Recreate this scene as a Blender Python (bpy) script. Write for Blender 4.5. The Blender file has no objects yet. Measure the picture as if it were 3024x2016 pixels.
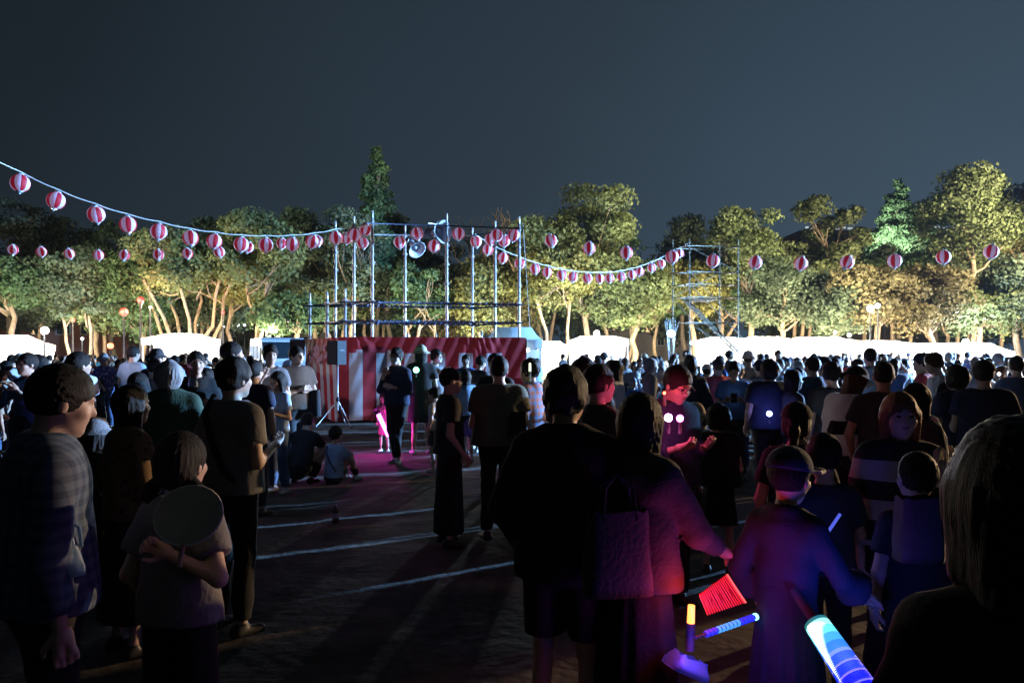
import bpy, math, random
import numpy as np
from mathutils import Vector, Matrix
R = math.radians
rng = np.random.RandomState(7)
random.seed(7)
S = bpy.context.scene
COL = S.collection

HAZE, TL, TL2 = 0.00008, 1.8, 1.8        # air density; lamp power factors
UP = 3200.0
HI = 50000.0
SPOTP = 1100.0

# ------------------------------------------------------------------ camera
F_PX, CX, HY, CAMZ = 2184.0, 1512.0, 1045.0, 1.65      # photo pixels: focal length, centre column, horizon row
cam_d = bpy.data.cameras.new('camera'); cam = bpy.data.objects.new('camera', cam_d); COL.objects.link(cam)
cam_d.sensor_width = 36; cam_d.lens = 26.0
cam_d.shift_y = 37.0 / 3024.0
cam_d.clip_start = 0.05; cam_d.clip_end = 2000
cam.location = (0, 0, CAMZ); cam.rotation_euler = (R(90), 0, 0)
S.camera = cam

# ------------------------------------------------------------------ night sky
W = bpy.data.worlds.new('World'); S.world = W; W.use_nodes = True
nt = W.node_tree; nt.nodes.clear()
out = nt.nodes.new('ShaderNodeOutputWorld'); bg = nt.nodes.new('ShaderNodeBackground')
tc = nt.nodes.new('ShaderNodeTexCoord'); sep = nt.nodes.new('ShaderNodeSeparateXYZ')
nt.links.new(tc.outputs['Generated'], sep.inputs[0])
# city glow: brightest beyond the trees to the right, dimmer overhead, to the left and behind
dt = nt.nodes.new('ShaderNodeVectorMath'); dt.operation = 'DOT_PRODUCT'; dt.inputs[1].default_value = (.77,.64,0)
nt.links.new(tc.outputs['Generated'], dt.inputs[0])
mx = nt.nodes.new('ShaderNodeMath'); mx.operation = 'MULTIPLY_ADD'; mx.inputs[1].default_value = 0.5; mx.inputs[2].default_value = 0.5
nt.links.new(dt.outputs['Value'], mx.inputs[0])
mz = nt.nodes.new('ShaderNodeMath'); mz.operation = 'MULTIPLY_ADD'; mz.inputs[1].default_value = -0.22
nt.links.new(sep.outputs['Z'], mz.inputs[0]); nt.links.new(mx.outputs[0], mz.inputs[2])
nz = nt.nodes.new('ShaderNodeTexNoise'); nz.inputs['Scale'].default_value = 2.2; nz.inputs['Detail'].default_value = 4
nt.links.new(tc.outputs['Generated'], nz.inputs['Vector'])
ma = nt.nodes.new('ShaderNodeMath'); ma.operation = 'MULTIPLY_ADD'; ma.inputs[1].default_value = 0.10
nt.links.new(nz.outputs[0], ma.inputs[0]); nt.links.new(mz.outputs[0], ma.inputs[2])
cr = nt.nodes.new('ShaderNodeValToRGB'); nt.links.new(ma.outputs[0], cr.inputs[0])
e = cr.color_ramp.elements
e[0].position = 0.10; e[0].color = (0.0030, 0.0045, 0.0060, 1)
e[1].position = 1.0; e[1].color = (0.044, 0.072, 0.103, 1)
m1 = e.new(0.54); m1.color = (0.0105, 0.0170, 0.0230, 1)
m2 = e.new(0.80); m2.color = (0.0245, 0.0400, 0.0570, 1)
nt.links.new(cr.outputs[0], bg.inputs[0]); bg.inputs[1].default_value = 1.0
nt.links.new(bg.outputs[0], out.inputs[0])

S.view_settings.view_transform = 'Standard'; S.view_settings.look = 'None'
S.view_settings.exposure = 0.0; S.view_settings.gamma = 1.0
S.render.engine = 'CYCLES'
S.cycles.max_bounces = 5; S.cycles.diffuse_bounces = 2; S.cycles.transmission_bounces = 4
S.cycles.transparent_max_bounces = 6; S.cycles.volume_bounces = 0
S.cycles.use_denoising = True; S.cycles.sample_clamp_indirect = 4.0
S.cycles.volume_step_rate = 4

def lamp(name, kind, loc, power, color, size=0.2, parent=None, aim=None, spot=100, blend=0.5):
    d = bpy.data.lights.new(name, kind); d.energy = power; d.color = color
    if kind == 'SPOT': d.spot_size = R(spot); d.spot_blend = blend
    if kind in ('POINT', 'SPOT'): d.shadow_soft_size = size
    o = bpy.data.objects.new(name, d); COL.objects.link(o); o.location = loc
    if aim is not None:
        o.rotation_euler = (Vector(aim) - Vector(loc)).to_track_quat('-Z', 'Y').to_euler()
    if parent is not None: o.parent = parent
    return o
# the two tripod work lights beyond the right edge of the frame whose light rakes the field (their stands are built below)
FLOOD_BLUE = (26.0, 22.4, 4.4); FLOOD_WARM = (22.0, 17.2, 3.6)
lamp('flood_light_lamp', 'SPOT', (FLOOD_BLUE[0]-.16, FLOOD_BLUE[1]-.05, FLOOD_BLUE[2]), 210000, (0.24, 0.52, 1.0), .10, aim=(-4, 25.5, 2.0), spot=85, blend=.22)
lamp('flood_light_lamp', 'SPOT', (FLOOD_WARM[0]-.16, FLOOD_WARM[1]-.08, FLOOD_WARM[2]), 22000, (1.0, 0.66, 0.36), .10, aim=(0, 3.2, .6), spot=46, blend=.6)

# ------------------------------------------------------------------ materials
MATS = {}
def mat(name, color, rough=0.8, metal=0.0, var=0.0, scale=6.0, emit=None, estr=0.0, bump=0.0, bscale=40.0, trans=0.0, sheen=0.0):
    if name in MATS: return MATS[name]
    m = bpy.data.materials.new(name); m.use_nodes = True
    n = m.node_tree; b = n.nodes['Principled BSDF']
    b.inputs['Base Color'].default_value = (*color, 1); b.inputs['Roughness'].default_value = rough
    b.inputs['Metallic'].default_value = metal
    tcn = n.nodes.new('ShaderNodeTexCoord')
    if var > 0:
        nz = n.nodes.new('ShaderNodeTexNoise'); nz.inputs['Scale'].default_value = scale; nz.inputs['Detail'].default_value = 5
        n.links.new(tcn.outputs['Object'], nz.inputs['Vector'])
        c = n.nodes.new('ShaderNodeValToRGB'); n.links.new(nz.outputs[0], c.inputs[0])
        c.color_ramp.elements[0].position = .3; c.color_ramp.elements[1].position = .7
        c.color_ramp.elements[0].color = (*[x*(1-var) for x in color], 1)
        c.color_ramp.elements[1].color = (*[min(1, x*(1+var)) for x in color], 1)
        n.links.new(c.outputs[0], b.inputs['Base Color'])
    if bump > 0:
        nb = n.nodes.new('ShaderNodeTexNoise'); nb.inputs['Scale'].default_value = bscale; nb.inputs['Detail'].default_value = 4
        n.links.new(tcn.outputs['Object'], nb.inputs['Vector'])
        bn = n.nodes.new('ShaderNodeBump'); bn.inputs['Strength'].default_value = bump; bn.inputs['Distance'].default_value = .02
        n.links.new(nb.outputs[0], bn.inputs['Height']); n.links.new(bn.outputs[0], b.inputs['Normal'])
    if emit:
        b.inputs['Emission Color'].default_value = (*emit, 1); b.inputs['Emission Strength'].default_value = estr
    if trans > 0:
        o = n.nodes['Material Output']; t = n.nodes.new('ShaderNodeBsdfTranslucent'); t.inputs[0].default_value = (*color, 1)
        mixn = n.nodes.new('ShaderNodeMixShader'); mixn.inputs[0].default_value = trans
        n.links.new(b.outputs[0], mixn.inputs[1]); n.links.new(t.outputs[0], mixn.inputs[2]); n.links.new(mixn.outputs[0], o.inputs[0])
    MATS[name] = m
    return m

# ------------------------------------------------------------------ object helpers
def px(x, y, d):
    """a point of the photograph at depth d (metres along the view axis)"""
    return Vector(((x-CX)/F_PX*d, d, CAMZ + (HY-y)/F_PX*d))
def tag(o, label=None, cat=None, group=None, kind=None):
    if label: o['label'] = label
    if cat: o['category'] = cat
    if group: o['group'] = group
    if kind: o['kind'] = kind
    return o
def empty(name, loc=(0,0,0), rz=0, label=None, cat=None, group=None):
    o = bpy.data.objects.new(name, None); COL.objects.link(o); o.location = loc; o.rotation_euler = (0,0,rz)
    o.empty_display_size = .2
    return tag(o, label, cat, group)
def link(name, me, parent=None, m=None):
    o = bpy.data.objects.new(name, me); COL.objects.link(o)
    if parent is not None: o.parent = parent
    if m is not None: me.materials.append(m)
    return o
def mesh_np(name, V, Q, smooth=True, mi=None):
    """mesh from vertex array and equal-sided face array"""
    V = np.asarray(V, np.float32); Q = np.asarray(Q, np.int32)
    me = bpy.data.meshes.new(name); k = Q.shape[1]
    me.vertices.add(len(V)); me.vertices.foreach_set('co', V.ravel())
    me.loops.add(Q.size); me.loops.foreach_set('vertex_index', Q.ravel())
    me.polygons.add(len(Q)); me.polygons.foreach_set('loop_start', np.arange(0, Q.size, k, dtype=np.int32))
    me.polygons.foreach_set('use_smooth', np.full(len(Q), smooth))
    if mi is not None: me.polygons.foreach_set('material_index', np.asarray(mi, np.int32))
    me.update(calc_edges=True)
    return me
class MB:
    """collects boxes, tubes, discs and quads into one mesh"""
    def __init__(s): s.v = []; s.f = []; s.m = []; s.cur = 0; s.sm = False
    def add(s, v, f):
        o = len(s.v); s.v += [tuple(p) for p in v]; s.f += [tuple(i+o for i in q) for q in f]; s.m += [s.cur]*len(f)
        return s
    def box(s, c, d, rz=0, rx=0, ry=0):
        M = Matrix.Translation(c) @ Matrix.Rotation(rz,4,'Z') @ Matrix.Rotation(ry,4,'Y') @ Matrix.Rotation(rx,4,'X')
        x, y, z = d[0]/2, d[1]/2, d[2]/2
        b = min(x, y, z)*.12
        v = [M @ Vector((a*x, b_*y, c_*z)) for a in (-1,1) for b_ in (-1,1) for c_ in (-1,1)]
        return s.add(v, [(0,1,3,2),(4,6,7,5),(0,4,5,1),(2,3,7,6),(0,2,6,4),(1,5,7,3)])
    def tube(s, pts, r, n=8, cap=True):
        pts = [Vector(p) for p in pts]; rs = r if isinstance(r, (list, tuple)) else [r]*len(pts)
        V = []; Fc = []; up = None
        for i, p in enumerate(pts):
            t = (pts[min(i+1, len(pts)-1)] - pts[max(i-1, 0)]).normalized()
            if up is None:
                up = Vector((0,0,1)) if abs(t.z) < .9 else Vector((1,0,0))
            u = t.cross(up).normalized(); w = u.cross(t).normalized(); up = w
            for k in range(n):
                a = 2*math.pi*k/n; V.append(p + (u*math.cos(a) + w*math.sin(a))*rs[i])
        for i in range(len(pts)-1):
            for k in range(n):
                Fc.append((i*n+k, i*n+(k+1)%n, (i+1)*n+(k+1)%n, (i+1)*n+k))
        if cap:
            Fc.append(tuple(range(n))); Fc.append(tuple((len(pts)-1)*n+k for k in reversed(range(n))))
        return s.add(V, Fc)
    def lathe(s, c, prof, n=16, M=None):
        V = []; Fc = []
        for (r, z) in prof:
            for k in range(n):
                a = 2*math.pi*k/n; p = Vector((r*math.cos(a), r*math.sin(a), z))
                if M is not None: p = M @ p
                V.append(Vector(c) + p)
        for i in range(len(prof)-1):
            for k in range(n): Fc.append((i*n+k, i*n+(k+1)%n, (i+1)*n+(k+1)%n, (i+1)*n+k))
        return s.add(V, Fc)
    def mesh(s, name, mats=()):
        me = bpy.data.meshes.new(name); me.from_pydata(s.v, [], s.f)
        for p, k in zip(me.polygons, s.m): p.material_index = k; p.use_smooth = s.sm
        for m in mats: me.materials.append(m)
        me.update(); return me
    def build(s, name, m, parent=None, smooth=False):
        s.sm = smooth
        return link(name, s.mesh(name, m if isinstance(m, (list, tuple)) else [m]), parent)
def copy_tree(o, parent=None):
    c = o.copy(); COL.objects.link(c); c.parent = parent
    for ch in KIDS.get(o.name, []): copy_tree(ch, c)
    return c
KIDS = {}
def index_kids(o):
    KIDS[o.name] = list(o.children)
    for ch in o.children: index_kids(ch)
ORD = ['first','second','third','fourth','fifth','sixth','seventh','eighth','ninth','tenth','eleventh','twelfth','thirteenth',
       'fourteenth','fifteenth','sixteenth','seventeenth','eighteenth','nineteenth','twentieth']

# ------------------------------------------------------------------ implicit surfaces (bodies, clothes, hair)
def surface_nets(F, lo, h):
    nx, ny, nz_ = F.shape
    ins = F < 0
    cor = [(i,j,k) for i in (0,1) for j in (0,1) for k in (0,1)]
    cnt = np.zeros((nx-1,ny-1,nz_-1), np.int8)
    for i,j,k in cor: cnt += ins[i:nx-1+i, j:ny-1+j, k:nz_-1+k]
    act = (cnt > 0) & (cnt < 8)
    ii = np.argwhere(act)
    if len(ii) == 0: return np.zeros((0,3)), np.zeros((0,4), int)
    idx = np.full(act.shape, -1, np.int64); idx[act] = np.arange(len(ii))
    acc = np.zeros((len(ii),3)); num = np.zeros(len(ii))
    for a in cor:
        for ax in range(3):
            if a[ax] == 1: continue
            b = list(a); b[ax] = 1
            fa = F[ii[:,0]+a[0], ii[:,1]+a[1], ii[:,2]+a[2]]; fb = F[ii[:,0]+b[0], ii[:,1]+b[1], ii[:,2]+b[2]]
            m = (fa < 0) != (fb < 0)
            t = np.where(m, fa/np.where(m, fa-fb, 1), 0)
            p = np.array(a, float)[None,:].repeat(len(ii),0); p[:,ax] += t
            acc += p*m[:,None]; num += m
    V = (ii + acc/num[:,None])*h + lo
    Q = []
    for ax in range(3):
        u, v = (ax+1)%3, (ax+2)%3
        s0 = [slice(None)]*3; s1 = [slice(None)]*3; s0[ax] = slice(0,-1); s1[ax] = slice(1,None)
        a = ins[tuple(s0)]; b = ins[tuple(s1)]
        e_ = np.argwhere(a != b)
        ok = (e_[:,u] > 0) & (e_[:,v] > 0) & (e_[:,u] < F.shape[u]-1) & (e_[:,v] < F.shape[v]-1)
        e_ = e_[ok]
        flip = a[e_[:,0],e_[:,1],e_[:,2]]
        c = []
        for du,dv in ((1,1),(0,1),(0,0),(1,0)):
            q = e_.copy(); q[:,u] -= du; q[:,v] -= dv
            c.append(idx[q[:,0],q[:,1],q[:,2]])
        c = np.stack(c,1)
        c[~flip] = c[~flip][:,::-1]
        Q.append(c)
    return V, np.concatenate(Q)
def poly(fn, lo, hi, h):
    lo = np.array(lo, float)-2*h; hi = np.array(hi, float)+2*h
    n = np.ceil((hi-lo)/h).astype(int)+1
    g = np.stack(np.meshgrid(*[lo[i]+h*np.arange(n[i]) for i in range(3)], indexing='ij'), -1).reshape(-1,3).astype(np.float32)
    return surface_nets(fn(g).reshape(n), lo, h)
def capd(P, a, b, ra, rb, sq=1.0):
    a = np.asarray(a, np.float32).copy(); b = np.asarray(b, np.float32).copy()
    if sq != 1.0:
        P = P*np.array([1,1/sq,1], np.float32); a[1] /= sq; b[1] /= sq
    ab = b-a; L = float(ab@ab)+1e-9
    t = np.clip(((P-a)@ab)/L, 0, 1)
    d = P-a-t[:,None]*ab
    d = np.sqrt((d*d).sum(1)) - (ra+(rb-ra)*t)
    return d*(1.0 if sq == 1.0 else (1+sq)/2)
def elld(P, c, r):
    r = np.asarray(r, np.float32); q = (P-np.asarray(c, np.float32))/r
    k = np.sqrt((q*q).sum(1)); return (k-1)*float(r.min()*.5+r.mean()*.5)
def smin(a, b, k):
    h = np.maximum(k-np.abs(a-b), 0)/k
    return np.minimum(a, b)-h*h*k*.25
def smax(a, b, k): return -smin(-a, -b, k)
def wave(P, seed, f, n=6, az=1.0):
    r = np.random.RandomState(seed); o = 0
    for i in range(n):
        k = r.normal(size=3); k /= np.linalg.norm(k); k = k*f*(.6+r.rand()*1.1)*np.array([1,1,az])
        o = o+np.sin(P@k.astype(np.float32)+r.rand()*6.3)
    return o/math.sqrt(n)*.7
def hand_field(d, nrm, w, sc, curl, side):
    """hand: palm, four jointed fingers, thumb.  d along the hand, nrm out of the palm, w wrist"""
    d = d/np.linalg.norm(d); nrm = nrm-d*(nrm@d); nrm /= np.linalg.norm(nrm); sd = np.cross(d, nrm)*side
    A = np.stack([sd, nrm, d], 1)
    prims = []
    prims.append(((-.012,0,.02),(-.018,0,.075),.021,.017)); prims.append(((.012,0,.02),(.02,0,.075),.021,.016))
    for k,(x,L) in enumerate(((-.031,.062),(-.011,.074),(.011,.070),(.031,.052))):
        c1 = curl*(.7+.12*k); c2 = curl*1.7
        b0 = np.array([x,0,.085]); b1 = b0+np.array([x*.10,math.sin(c1),math.cos(c1)])*L*.5
        b2 = b1+np.array([0,math.sin(c1+c2),math.cos(c1+c2)])*L*.5
        prims.append((b0,b1,.0095,.0088)); prims.append((b1,b2,.0088,.0070))
    t0 = np.array([-.028,.004,.022]); t1 = t0+np.array([-.028,.016,.030]); t2 = t1+np.array([-.004,.016,.028])
    prims.append((t0,t1,.0135,.0105)); prims.append((t1,t2,.0105,.0085))
    def f(P):
        L = ((P-w.astype(np.float32))@A.astype(np.float32))/sc
        o = None
        for a,b,ra,rb in prims:
            q = capd(L,a,b,ra,rb); o = q if o is None else smin(o,q,.008)
        return smin(o, capd(L,(0,0,-.02),(0,0,.02),.023,.024), .02)*sc
    return f
ARMS = {  # elbow, wrist directions relative to the shoulder, mirrored by side; palm normal
 'down':   ((.07,-.03,-.28),(.06,.05,-.52),(-1,.2,0)),
 'relax':  ((.09,-.05,-.27),(.05,.10,-.47),(-1,.3,0)),
 'phone':  ((.06,.00,-.28),(-.06,.25,-.19),(-.3,-.6,.6)),
 'cross':  ((.06,.07,-.27),(-.17,.20,-.20),(-.2,-1,0)),
 'behind': ((.10,-.13,-.24),(-.08,-.20,-.24),(0,-1,.1)),
 'face':   ((.10,.14,-.20),(-.07,.25,.00),(-1,0,0)),
 'raise':  ((.10,.18,.06),(-.01,.24,.30),(0,1,0)),
 'hip':    ((.17,-.06,-.22),(.03,.08,-.33),(-1,0,0)),
 'point':  ((.05,.16,-.22),(.03,.38,-.16),(0,0,-1)),
 'bag':    ((.05,-.02,-.28),(.05,.02,-.54),(-1,0,0)),
 'knees':  ((.06,.20,-.20),(-.07,.40,-.24),(-1,.2,0)),
 'low':    ((.10,.10,-.26),(.12,.30,-.36),(0,0,-1)),
 'chin':   ((.05,.10,-.26),(-.05,.18,-.02),(0,-1,0)),
}
LEGS = {  # pelvis height, then for the left and the right leg: knee, ankle, foot direction
 'stand':  (.93, ((-.10,.02,.50),(-.12,-.02,.08),(-.25,1)), ((.10,.02,.50),(.12,-.02,.08),(.25,1))),
 'close':  (.93, ((-.07,.03,.50),(-.07,-.02,.08),(-.1,1)), ((.07,.0,.50),(.08,-.04,.08),(.2,1))),
 'wide':   (.91, ((-.17,.02,.50),(-.22,-.03,.08),(-.4,1)), ((.16,.02,.50),(.21,.02,.08),(.3,1))),
 'weight': (.92, ((-.10,.00,.50),(-.08,-.03,.08),(-.1,1)), ((.14,.10,.50),(.19,.05,.08),(.5,1))),
 'walk':   (.92, ((-.08,.18,.52),(-.09,.22,.08),(0,1)), ((.08,.02,.50),(.09,-.28,.12),(0,1))),
 'cross':  (.92, ((-.04,.04,.50),(.04,-.02,.08),(.2,1)), ((.05,.08,.50),(-.07,.10,.08),(-.4,1))),
 'sit':    (.13, ((-.13,.30,.46),(-.11,.44,.07),(-.1,1)), ((.13,.28,.44),(.12,.44,.07),(.1,1))),
 'squat':  (.26, ((-.18,.38,.48),(-.13,.12,.09),(-.3,1)), ((.18,.38,.48),(.13,.12,.09),(.3,1))),
}
def V3(*a): return np.array(a, float)
def person_meshes(h=1.7, wide=1.0, arms=('down','down'), legs='stand', lean=0, yaw=0, pitch=0, hair='short', top='tee', bot='trousers',
                  hat=None, fem=False, child=0.0, res=.018, seed=1, mask=False, eyes=False, curl=.45, loose=0.0, beard=False, hands=True, roll=0):
    """returns (list of (part name, mesh, material key), joints) in local coordinates, standing on z=0 and facing +Y"""
    hf = 1.05+child*.42
    sc = h/(1.70+.19*(hf-1))
    ph, LL, RL = LEGS[legs]
    cl, sl = math.cos(R(lean)), math.sin(R(lean))
    RT = np.array([[1,0,0],[0,cl,sl],[0,-sl,cl]])
    pel = V3(0,0,ph)
    T = lambda p: pel+RT@(np.asarray(p, float)-V3(0,0,.93))
    bw = wide*(.93 if fem else 1.0)*(1-.10*child)
    sh = {-1: T((-.165*bw,0,1.350)), 1: T((.165*bw,0,1.350))}
    RY = Matrix.Rotation(R(yaw),3,'Z') @ Matrix.Rotation(R(-lean*.5-pitch),3,'X') @ Matrix.Rotation(R(roll),3,'Y')
    RH = np.array(RY)
    neck0 = T((0,-.015,1.40)); headc = T((0,.015,1.455)) + RH@V3(0,.008,.118*hf)
    J = dict(head=headc*sc)
    arm = {}
    for s, a in zip((-1,1), arms):
        if isinstance(a, str): e_, w_, n_ = ARMS[a]
        else: e_, w_, n_ = a
        m = V3(s,1,1); e_ = V3(*e_)*m; w_ = V3(*w_)*m; n_ = V3(*n_)*m
        el = sh[s]+RT@(e_/np.linalg.norm(e_)*.285) if not a in ('knees',) else sh[s]+e_
        fw = (sh[s]+(RT@w_))-el; wr = el+fw/np.linalg.norm(fw)*.245
        arm[s] = (el, wr, n_); J['hand%d' % s] = (wr+(wr-el)/.245*.09)*sc; J['elbow%d' % s] = el*sc
    hips = {-1: pel+RT@V3(-.088*bw,0,-.03), 1: pel+RT@V3(.088*bw,0,-.03)}
    leg = {-1: LL, 1: RL}
    toT = lambda P: ((P-pel.astype(np.float32))@RT.astype(np.float32))+np.array([0,0,.93],np.float32)
    toH = lambda P: (P-headc.astype(np.float32))@RH.astype(np.float32)/hf
    q = 1.0
    def torso(P, g=0.0, flare=0.0):
        L = toT(P)
        hw = .150*bw*(1.04 if fem else 1)
        d = capd(L,(0,0,.93),(0,0,1.08),hw+g+flare,.128*bw*(.94 if fem else 1)+g+flare*.6,.66)
        d = smin(d, capd(L,(0,0,1.08),(0,0,1.27),.128*bw+g+flare*.6,.150*bw+g+flare*.3,.66), .07)
        d = smin(d, capd(L,(-.118*bw,0,1.33),(.118*bw,0,1.33),.056+g,.056+g), .07)
        for s in (-1,1): d = smin(d, capd(L,(s*.03,-.015,1.415),(s*.145*bw,-.005,1.365),.040+g*.7,.034+g*.8), .04)
        d = smin(d, capd(L,(0,-.015,1.37),(0,-.012,1.41),.075+g,.05+g), .06)
        if fem: 
            for s in (-1,1): d = smin(d, elld(L,(s*.062,.075,1.24),(.058+g,.055+g,.058+g)), .04)
        return d
    def armf(P, s, g0, g1, g2, end=1.0):
        el, wr, _ = arm[s]
        d = capd(P, sh[s], el, .047*wide**.5+g0, .038+g1)
        return smin(d, capd(P, el, wr, .037+g1, .025+g2), .02)
    def legf(P, s, g0, g1, g2):
        kn, an, _ = leg[s]; kn = V3(*kn); an = V3(*an)
        d = capd(P, hips[s], kn, .080*wide**.6+g0, .052+g1)
        d = smin(d, capd(P, kn, kn*.35+an*.65+V3(0,-.012,0), .050+g1, .046+g2), .03)
        return smin(d, capd(P, kn*.35+an*.65, an, .042+g2, .034+g2), .03)
    def headf(P):
        L = toH(P)
        d = elld(L,(0,-.012,.018),(.076,.096,.092))
        d = smin(d, elld(L,(0,.030,-.050),(.054,.058,.062)), .04)
        d = smin(d, capd(L,(0,.060,-.098),(0,.066,-.094),.018,.018), .03)
        d = smin(d, capd(L,(0,.082,.012),(0,.101,-.022),.008,.0125), .014)
        d = smin(d, capd(L,(-.030,.078,.026),(.030,.078,.026),.010,.010), .016)
        for s in (-1,1):
            d = smax(d, -elld(L,(s*.031,.098,.006),(.015,.014,.009)), .012)
            d = smin(d, elld(L,(s*.077,-.006,-.012),(.008,.017,.028)), .006)
            d = smin(d, elld(L,(s*.040,.058,-.025),(.022,.022,.02)), .02)
        d = smin(d, capd(L,(-.016,.083,-.052),(.016,.083,-.052),.0065,.0065), .008)
        d = d*hf
        return smin(d, capd(P, neck0, headc-RH@V3(0,.018,.055)*hf, .056*(.9 if fem else 1), .050*(.9 if fem else 1)), .025)
    parts = []
    allp = [pel, headc, neck0, sh[-1], sh[1]] + [arm[s][i] for s in (-1,1) for i in (0,1)] + [hips[s] for s in (-1,1)]
    allp += [V3(*leg[s][i]) for s in (-1,1) for i in (0,1)]
    A = np.array(allp)
    def footf(P, s, g):
        _, an, fd = leg[s]; an = V3(*an); f = V3(fd[0],fd[1],0); f /= np.linalg.norm(f)
        a = an*V3(1,1,0)-f*.035+V3(0,0,an[2]-.048); b = a+f*.15; b[2] = an[2]-.058
        d = capd(P, a, b, .034+g, .030+g)
        d = smin(d, capd(P, a+V3(0,0,.01), an+V3(0,0,.01), .034+g, .034+g), .03)
        return smax(d, (an[2]-.079)-P[:,2], .01)
    barefoot = bot.startswith('bare')
    # --- one continuous skin body
    full = res < .02
    def bodyf(P):
        d = torso(P, -.012)
        d = smin(d, headf(P), .03)
        for s in (-1,1):
            d = smin(d, armf(P,s,-.002,0,0), .03)
            d = smin(d, legf(P,s,-.012 if True else 0,-.004,-.004), .04)
            d = smin(d, footf(P,s,-.009), .02)
        return d
    lo = A.min(0)-V3(.16,.16,.10); hi = A.max(0)+V3(.16,.18,.16); lo[2] = -.01
    V, Q = poly(bodyf, lo, hi, res)
    Vs = [V*sc]; Qs = [Q]; n = len(V)
    # fine head replaces the coarse one: drop coarse faces above the neck
    upn = RH@V3(0,0,1)
    keepc = ((V-headc)@upn) < -.075*hf
    far = np.linalg.norm(V-headc, axis=1) > .19*hf
    kq = (keepc|far)[Q].all(1); Qs[0] = Q[kq]
    hr = max(res*.5,.0085)
    Vh, Qh = poly(lambda P: smax(headf(P), -((P-headc.astype(np.float32))@upn.astype(np.float32))-.105*hf, .01), headc-.145*hf, headc+.145*hf, hr)
    Qs.append(Qh+n); Vs.append(Vh*sc); n += len(Vh)
    if hands:
        for s in (-1,1):
            el, wr, nn = arm[s]; f = hand_field(wr-el, nn, wr, 1.0, curl, s)
            c = wr+(wr-el)/.245*.07
            Vf, Qf = poly(f, c-.105, c+.105, max(res*.36,.0055)); Qs.append(Qf+n); Vs.append(Vf*sc); n += len(Vf)
    parts.append(('body', mesh_np('body', np.concatenate(Vs), np.concatenate(Qs)), 'skin'))
    # --- clothes
    sle = {'tee':.62,'tank':0.0,'shirt':1.75,'dress':.50,'jacket':1.86,'yukata':1.5,'longdress':1.7}[top]
    hem = {'tee':.86,'tank':.88,'shirt':.84,'dress':.88,'jacket':.78,'yukata':.90,'longdress':.9}[top]
    g = {'tee':.016,'tank':.012,'shirt':.018,'dress':.012,'jacket':.030,'yukata':.022,'longdress':.016}[top]+loose*.5
    fl = {'tee':.016,'tank':.01,'shirt':.02,'dress':0,'jacket':.03,'yukata':.0,'longdress':.0}[top]+loose
    def topf(P):
        w = wave(P, seed, 26, 6)*.0045+wave(P, seed+3, 55, 5)*.0022
        L = toT(P)
        d = torso(P, g, fl)
        if hem < .9:
            d = smin(d, capd(L,(0,0,hem),(0,0,1.1),.155*bw+g+fl*1.3,.13*bw+g+fl,.68), .05)
        d = smax(d, hem+.02-L[:,2], .01)
        if sle > 0:
            for s in (-1,1):
                el, wr, _ = arm[s]
                k = min(sle,1.0); e2 = sh[s]*(1-k)+el*k
                gs = (.020 if sle < 1 else .014)+loose*.4+(.012 if top == 'jacket' else 0)
                gy = .06 if top == 'yukata' else 0
                a = capd(P, sh[s], e2, .046*wide**.5+gs, .046+gs+(.008 if sle < 1 else 0))
                if sle < 1:
                    dr = (el-sh[s])/np.linalg.norm(el-sh[s]); a = smax(a, (P-e2.astype(np.float32))@dr.astype(np.float32), .008)
                else:
                    k2 = sle-1; w2 = el*(1-k2)+wr*k2
                    b = capd(P, el, w2, .040+gs, .032+gs*.8+gy)
                    dr = (wr-el)/np.linalg.norm(wr-el); b = smax(b, (P-w2.astype(np.float32))@dr.astype(np.float32), .008)
                    a = smin(a, b, .02)
                d = smin(d, a, .035)
        nk = .068 if top != 'jacket' else .05
        d = smax(d, -capd(L,(0,.0,1.43),(0,.02,1.60),nk,nk+.02), .01)
        d = smax(d, L[:,2]-(1.475 if top in ('jacket','shirt','yukata') else 1.45), .01)
        return d+w
    At = np.array([pel, sh[-1], sh[1]]+[arm[s][i] for s in (-1,1) for i in ((0,1) if sle >= 1 else (0,))]+[T((0,0,1.45)), T((0,0,hem))])
    V, Q = poly(topf, At.min(0)-(.20+loose+g), At.max(0)+(.20+loose+g), res)
    parts.append((('jacket' if top == 'jacket' else 'kimono' if top == 'yukata' else 'dress' if 'dress' in top else 'shirt'), mesh_np('shirt', V*sc, Q), 'top'))
    if bot in ('trousers','shorts','wide','bareshorts'):
        lp = {'trousers':(.012,.014,.020),'shorts':(.020,.036,.02),'bareshorts':(.020,.036,.02),'wide':(.02,.045,.055)}[bot]
        def botf(P):
            L = toT(P)
            d = capd(L,(0,0,.90),(0,0,.99),.150*bw+.010,.132*bw+.012,.68)
            for s in (-1,1):
                a = legf(P,s,*lp)
                kn = V3(*leg[s][0]); an = V3(*leg[s][1])
                if 'shorts' in bot: dr = (kn-hips[s]); e2 = hips[s]*.12+kn*.88
                else: dr = an-kn; e2 = an+V3(0,0,.0)-dr/np.linalg.norm(dr)*.02
                dr = dr/np.linalg.norm(dr)
                lowp = (P-e2.astype(np.float32))@dr.astype(np.float32)
                near = np.linalg.norm(P-e2.astype(np.float32), axis=1) < .30
                a = np.where(near, smax(a, lowp, .008), a)
                if 'shorts' in bot:
                    sh_ = capd(P, kn, an, .11,.10); a = np.where((capd(P,kn,an,.12,.12) < 0) & (lowp > 0), np.maximum(a, lowp), a)
                d = smin(d, a, .035)
            d = smax(d, L[:,2]-1.03, .01)
            return d+wave(P, seed+11, 22, 6, .6)*.005
        Ab = np.array([pel, T((0,0,1.03))]+[V3(*leg[s][i]) for s in (-1,1) for i in (0,1)])
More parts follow.
